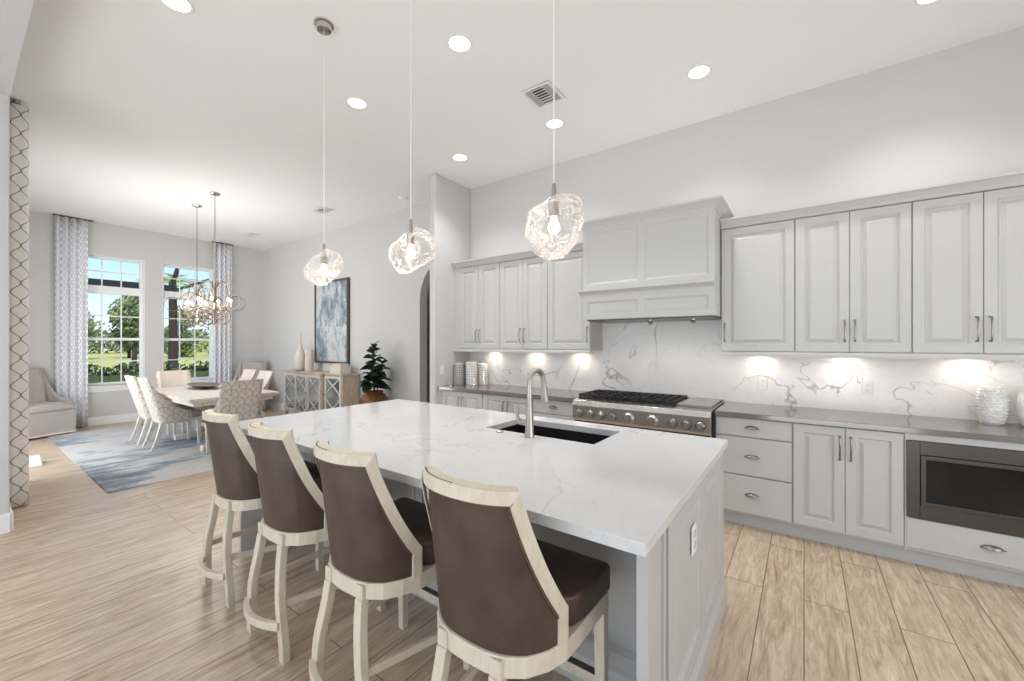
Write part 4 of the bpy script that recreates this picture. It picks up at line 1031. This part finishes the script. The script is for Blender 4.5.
# ---- island pendants
def blob(mb, c, r, tilt, seed, sx=1, sz=1, off=0.0, n=30, mrows=20):
    rnd = random.Random(seed); ph = [rnd.uniform(0, 6.28) for _ in range(10)]; vv = []; fs = []
    dirs = [Vector((rnd.uniform(-1, 1), rnd.uniform(-1, 1), rnd.uniform(-1, 1))).normalized() for _ in range(9)]
    for j in range(mrows+1):
        th = .18+(PI-.18)*j/mrows
        for i in range(n):
            a = 2*PI*i/n; d = Vector((math.sin(th)*math.cos(a), math.sin(th)*math.sin(a), math.cos(th)))
            q = 1.0
            for k, v in enumerate(dirs):
                dt = d.dot(v)
                if dt > .55: q -= .45*(dt-.55)
            q += .016*math.sin(7*a+ph[0]+3*th)+.012*math.sin(9*th+ph[1]+2*a)
            p = Vector((d.x*sx, d.y*sx, d.z*sz))*(r*q+off)
            p = Matrix.Rotation(tilt[0], 3, 'X') @ Matrix.Rotation(tilt[1], 3, 'Y') @ p
            vv.append(p+Vector(c))
    for j in range(mrows):
        for i in range(n): i2 = (i+1) % n; fs.append((j*n+i, (j+1)*n+i, (j+1)*n+i2, j*n+i2))
    mb.add(vv, fs)
pend = [(-2.641, 1.489, 1.965, .150, (0.25, -.35), 12, 1.0, .86, 'farthest of the three glass pendants, in front of the painting'),
        (-1.757, 1.489, 1.972, .150, (.15, .38), 5, .98, .92, 'middle of the three glass pendants over the island'),
        (-.854, 1.489, 1.962, .146, (.0, .05), 31, 1.0, 1.02, 'nearest of the three glass pendants, overlapping the range hood')]
for x, y, z, r, tl, sd, sx, sz, lb in pend:
    t = thing('glass_pendant', lb, 'pendant light', (x, y, z), group='wavy clear glass pendants over the island')
    m = MB(); m.lathe([(.001, -.05), (.045, -.045), (.05, -.012), (.062, -.010), (.064, 0)], (x, y, CEIL), 28); m.build('canopy', 'nickel', t, smooth=True)
    m = MB(); m.tube([(x, y, z+.17), (x, y, CEIL-.04)], .0028, 6); m.build('cord', 'plastic', t)
    m = MB(); m.lathe([(.022, .03), (.022, .09), (.012, .10), (.008, .17), (.001, .172)], (x, y, z), 16); m.build('socket', 'faucet', t, smooth=True)
    m = MB(); blob(m, (x, y, z), r, tl, sd, sx, sz); m.build('glass_shade', 'wavy', t, smooth=True, angle=0)
    m = MB(); m.lathe([(.011, .03), (.012, .02), (.021, .0), (.024, -.018), (.018, -.035), (.001, -.044)], (x, y, z), 16); m.build('bulb', 'bulb', t, smooth=True)
    light('pendant_lamp', 'POINT', (x, y, z-.02), energy=1.3, color=(1, .9, .78), shadow_soft_size=.035)

# ---- curtains
def curtain(name, pts, z0, z1, mat, th=.004):
    P = [Vector((x, y, 0)) for x, y in pts]; vv = []; uvs = []; fs = []; arc = 0; NZ = 12; n = len(P)
    for i, p in enumerate(P):
        if i: arc += (p-P[i-1]).length
        for j in range(NZ+1):
            z = z0+(z1-z0)*j/NZ; vv.append((p.x, p.y, z)); uvs.append((arc, z))
    for i in range(n-1):
        for j in range(NZ): a = i*(NZ+1)+j; fs.append((a, a+NZ+1, a+NZ+2, a+1))
    m = MB(); m.add(vv, fs, uvs); o = m.build(name, mat, smooth=True, angle=60)
    s_ = o.modifiers.new('thickness', 'SOLIDIFY'); s_.thickness = th; s_.offset = 0
    return o
def pleats(y0, y1, x, n, amp):
    L = []
    for i in range(n*10+1):
        s_ = i/(n*10); L.append((x+amp*math.sin(2*PI*n*s_)*(1+.25*math.sin(5*s_)), y0+(y1-y0)*s_+.012*math.sin(4*PI*n*s_)))
    return L
tag(curtain('curtain', pleats(1.045, 1.43, XW+.085, 4, .045), .015, 3.60, 'curtain_blue'), 'pale grey trellis-patterned curtain left of the windows', 'curtain', 'pale curtains framing the windows')
tag(curtain('curtain', pleats(3.285, 3.63, XW+.085, 4, .045), .015, 3.60, 'curtain_blue'), 'pale grey trellis-patterned curtain right of the windows', 'curtain', 'pale curtains framing the windows')
pn = [(-5.70, .305), (-5.672, .33), (-5.668, .37), (-5.675, .41), (-5.70, .428)]
for i in range(7):
    x = -5.74-.14*i; pn += [(x, .425), (x-.02, .40), (x-.03, .34), (x-.05, .315), (x-.08, .34), (x-.10, .40), (x-.12, .425)]
tag(curtain('curtain', [(p.x, p.y) for p in spline([(a, b, 0) for a, b in pn], 3)], .012, 3.585, 'curtain_brown'), 'cream curtain with a brown trellis pattern at the left edge of the photo', 'curtain')
for y0, y1, lb in ((1.02, 1.50, 'left'), (3.26, 3.66, 'right')):
    m = MB(); m.box(XW+.05, XW+.08, y0, y1, 3.603, CEIL); tag(m.build('curtain_track', 'frame_dark'), 'short dark curtain track above the %s window curtain' % lb, 'curtain track')
m = MB(); m.box(-6.75, -5.66, .35, .38, 3.592, CEIL); tag(m.build('curtain_track', 'faucet'), 'curtain track above the brown trellis curtain', 'curtain track')
# small white block on the floor
m = MB(); m.extrude_y([(-7.66, .0), (-7.36, .0), (-7.36, .015), (-7.60, .09), (-7.66, .09)], .40, .66); tag(m.build('floor_block', 'wall', bevel=.004), 'small white wedge block on the floor behind the brown trellis curtain', 'wedge block')

# ================================================================== COUNTER OBJECTS
t = thing('textured_vase', 'white knobbly ceramic vase on the right-hand counter', 'vase', (1.035, 4.137, .9145))
m = MB(); VP = [(.044, 0), (.052, .02), (.064, .09), (.066, .15), (.060, .21), (.048, .24), (.040, .25)]; prof = VP+[(.034, .245), (.034, .2), (.001, .2)]; m.lathe(prof, (1.035, 4.137, .9145), 30); m.build('body', 'ceramic', t, smooth=True)
m = MB(); random.seed(9)
for j in range(11):
    z = .012+.0215*j; r = interp([(b, a) for a, b in VP], z); n = 16
    for i in range(n):
        a = 2*PI*(i+.5*(j % 2))/n+random.uniform(-.05, .05); c = Vector((1.035+r*math.cos(a), 4.137+r*math.sin(a), .9145+z+random.uniform(-.003, .003))); o_ = Vector((math.cos(a), math.sin(a), .35))
        s_ = Vector((-math.sin(a), math.cos(a), 0)); u_ = Vector((0, 0, 1)); tip = c+o_*.009
        m.add([c-s_*.012, c-u_*.008, c+s_*.012, c+u_*.010, tip-s_*.006, tip+s_*.006, tip+u_*.006], [(0, 1, 4), (1, 5, 4), (1, 2, 5), (2, 3, 6, 5), (3, 0, 4, 6), (4, 5, 6)])
m.build('knobs', 'ceramic', t)
m = MB(); m.lathe([(.04, 0), (.055, .01), (.07, .07), (.071, .15), (.06, .215), (.035, .25), (.03, .25), (.03, .2), (.001, .2)], (1.215, 4.14, .9145), 30); tag(m.build('smooth_vase', 'ceramic', smooth=True), 'smooth white vase cut by the right edge of the photo', 'vase')
def canister(x, y, r, h, mat, lb, mesh):
    t = thing('canister', lb, 'canister', (x, y, .9145), group='canisters in the counter corner')
    m = MB(); m.lathe([(r*.96, 0), (r, .006), (r, h-.02), (r*.97, h-.016), (r*.97, h-.004), (r*.5, h+.004), (.001, h+.005)], (x, y, .9145), 24); m.build('body', mat, t, smooth=True)
    m = MB()
    nn = 16
    for k in range(nn):
        a = 2*PI*k/nn; m.tube([(x+(r+.003)*math.cos(a), y+(r+.003)*math.sin(a), .92), (x+(r+.003)*math.cos(a), y+(r+.003)*math.sin(a), .9145+h-.02)], .0016, 4)
    for j in range(9):
        z = .925+(h-.04)*j/8; m.tube([(x+(r+.003)*math.cos(2*PI*k/24), y+(r+.003)*math.sin(2*PI*k/24), z) for k in range(24)], .0016, 4, closed=True)
    m.build('wire_mesh', mesh, t)
canister(-3.725, 3.975, .07, .285, 'cab_dark', 'grey wire-wrapped canister nearest the partition wall', 'frame_dark')
canister(-3.57, 4.045, .075, .305, 'ceramic', 'white canister with a metal mesh, in front of the other two', 'nickel')
canister(-3.50, 4.195, .07, .28, 'ceramic', 'white wire-wrapped canister farthest right of the three', 'nickel')
t = thing('glass_cloche', 'tiny glass cloche on the counter beside the canisters', 'cloche', (-3.735, 3.80, .9145))
m = MB(); m.lathe([(.055, 0), (.055, .006), (.001, .006)], (-3.735, 3.80, .9145), 20); m.build('base', 'nickel', t)
m = MB(); m.lathe([(.046, .007), (.046, .05), (.03, .078), (.001, .086)], (-3.735, 3.80, .9145), 20); m.lathe([(.008, .086), (.010, .096), (.001, .1)], (-3.735, 3.80, .9145), 10); m.build('dome', 'glass', t, smooth=True)

# ================================================================== OUTSIDE
m = MB(); m.box(-140, XW-.25, -80, 120, -.35, -.15); struct(m.build('ground', 'grass'))
def leafcloud(mb, c, rad, n, size, seed):
    rnd = random.Random(seed)
    for _ in range(n):
        while True:
            d = Vector((rnd.uniform(-1, 1), rnd.uniform(-1, 1), rnd.uniform(-1, 1)))
            if .35 < d.length < 1: break
        p = Vector(c)+Vector((d.x*rad[0], d.y*rad[1], d.z*rad[2]))
        a = Vector((rnd.gauss(0, 1), rnd.gauss(0, 1), rnd.gauss(0, 1))).normalized(); b = a.orthogonal().normalized(); s_ = size*rnd.uniform(.6, 1.3)
        e = a.cross(b)
        mb.add([p-b*s_, p+a.cross(b)*s_*.55, p+b*s_, p-e*s_*.55], [(0, 1, 2, 3)])
m = MB(); rnd = random.Random(3)
for i in range(44): leafcloud(m, (-13.6, -1.5+i*.25, .46), (.38, .28, .5+rnd.uniform(-.06, .08)), 330, .06, i)
m.box(-13.9, -13.3, -1.6, 9.4, -.15, .70)
h = tag(m.build('hedge', 'leaf_dark'), 'dark green clipped hedge just outside the windows', 'hedge')
def tree(x, y, h, r, mat, lb, seed, tr=.12, crown0=.35, grp='trees beyond the lawn'):
    t = thing('tree', lb, 'tree', (x, y, -.15), group=grp); rnd = random.Random(seed)
    m = MB(); m.tube([(x, y, -.15), (x+.1, y+.05, h*.4), (x, y+.1, h*.75)], tr, 8, rr=[tr*1.3, tr, tr*.5])
    for k in range(4): a = rnd.uniform(0, 6.28); m.tube([(x, y, h*.45), (x+math.cos(a)*r*.5, y+math.sin(a)*r*.5, h*.72)], tr*.4, 6)
    m.build('trunk', 'bark', t)
    m = MB()
    for k in range(9):
        a = rnd.uniform(0, 6.28); q = rnd.uniform(.1, .62)*r; zz = h*rnd.uniform(crown0+.12, .88)
        leafcloud(m, (x+math.cos(a)*q, y+math.sin(a)*q, zz), (r*.5, r*.5, h*.20), 340, .04*r+.07, seed*20+k)
    m.build('foliage', mat, t)
tree(-38, 7.6, 4.9, 1.5, 'leaf_mid', 'tallest tree seen through the left window', 2, crown0=.3)
for k, (yy, hh_, lb) in enumerate([(7.5, 5.2, 'leftmost low tree on the far side of the lawn, left window'), (11.6, 6.4, 'second tree from the left on the far side of the lawn'), (16.1, 5.6, 'far tree between the two windows, partly behind the wall'),
        (20.6, 6.2, 'far tree at the left of the right window'), (25.2, 7.0, 'far tree in the middle of the right window'), (29.8, 5.4, 'far tree at the right edge of the right window')]):
    tree(-60, yy, hh_, 2.5, 'leaf_dark' if k % 2 else 'leaf_mid', lb, 30+k, crown0=-.05)
def palm(x, y, h, lb, seed, fr=14, ln=1.5):
    t = thing('palm_tree', lb, 'palm tree', (x, y, -.15), group='palms outside the windows'); rnd = random.Random(seed)
    m = MB(); m.tube([(x, y, -.15), (x+.05, y, h*.5), (x, y, h)], .12, 8, rr=[.16, .12, .11]); m.build('trunk', 'bark', t)
    m = MB()
    for k in range(fr):
        a = 2*PI*k/fr+rnd.uniform(-.2, .2); el = rnd.uniform(.1, .9); d = Vector((math.cos(a), math.sin(a), el)).normalized()
        P = [Vector((x, y, h))+d*ln*q-Vector((0, 0, 1))*.9*ln*q*q for q in [i/9 for i in range(10)]]
        m.tube(P, .012, 4)
        for i in range(1, 10):
            for sg in (-1, 1):
                sd = d.cross(Vector((0, 0, 1))).normalized()*sg
                q = (sd*.8+d*.6+Vector((0, 0, -.25))).normalized(); w = d*.03; l_ = .42*(1-abs(i/9-.45))*ln/1.5
                m.add([P[i]-w, P[i]+w, P[i]+q*l_], [(0, 1, 2)])
    m.build('fronds', 'leaf_light', t)
palm(-17, 4.36, 3.5, 'dark-trunked palm directly outside the right window', 1)
palm(-27, 8.9, 1.5, 'low bright palm at the right of the right window', 3, 16, 1.5)
t = thing('pool_cage', 'dark bronze screen cage beams outside the windows', 'screen cage', (-13, 3, -.15))
m = MB(); m.bar((-13, -4, 2.83), (-13, 3.40, 2.85), .08, .15); m.build('beam', 'bronze', t)
m = MB(); m.bar((-13, 3.40, 2.82), (-13, 5.4, 3.82), .06, .07); m.build('rafter', 'bronze', t)
m = MB(); m.bar((-13, 3.30, 2.9), (-13, 3.62, 4.0), .06, .09); m.build('rafter', 'bronze', t)
for y in (-3.9, 5.3): m = MB(); m.box(-13.04, -12.96, y-.04, y+.04, -.15, 2.84 if y < 0 else 3.8); m.build('post', 'bronze', t)
m = MB(); rnd = random.Random(77)
for i in range(60): leafcloud(m, (-92+rnd.uniform(-3, 3), 2+i*1.1, rnd.uniform(1.4, 2.4)), (2.2, 2.0, rnd.uniform(2.0, 3.4)), 170, .34, 500+i)
tag(m.build('distant_woods', 'leaf_mid'), 'band of distant woods along the far edge of the lawn', 'woods', kind='stuff')
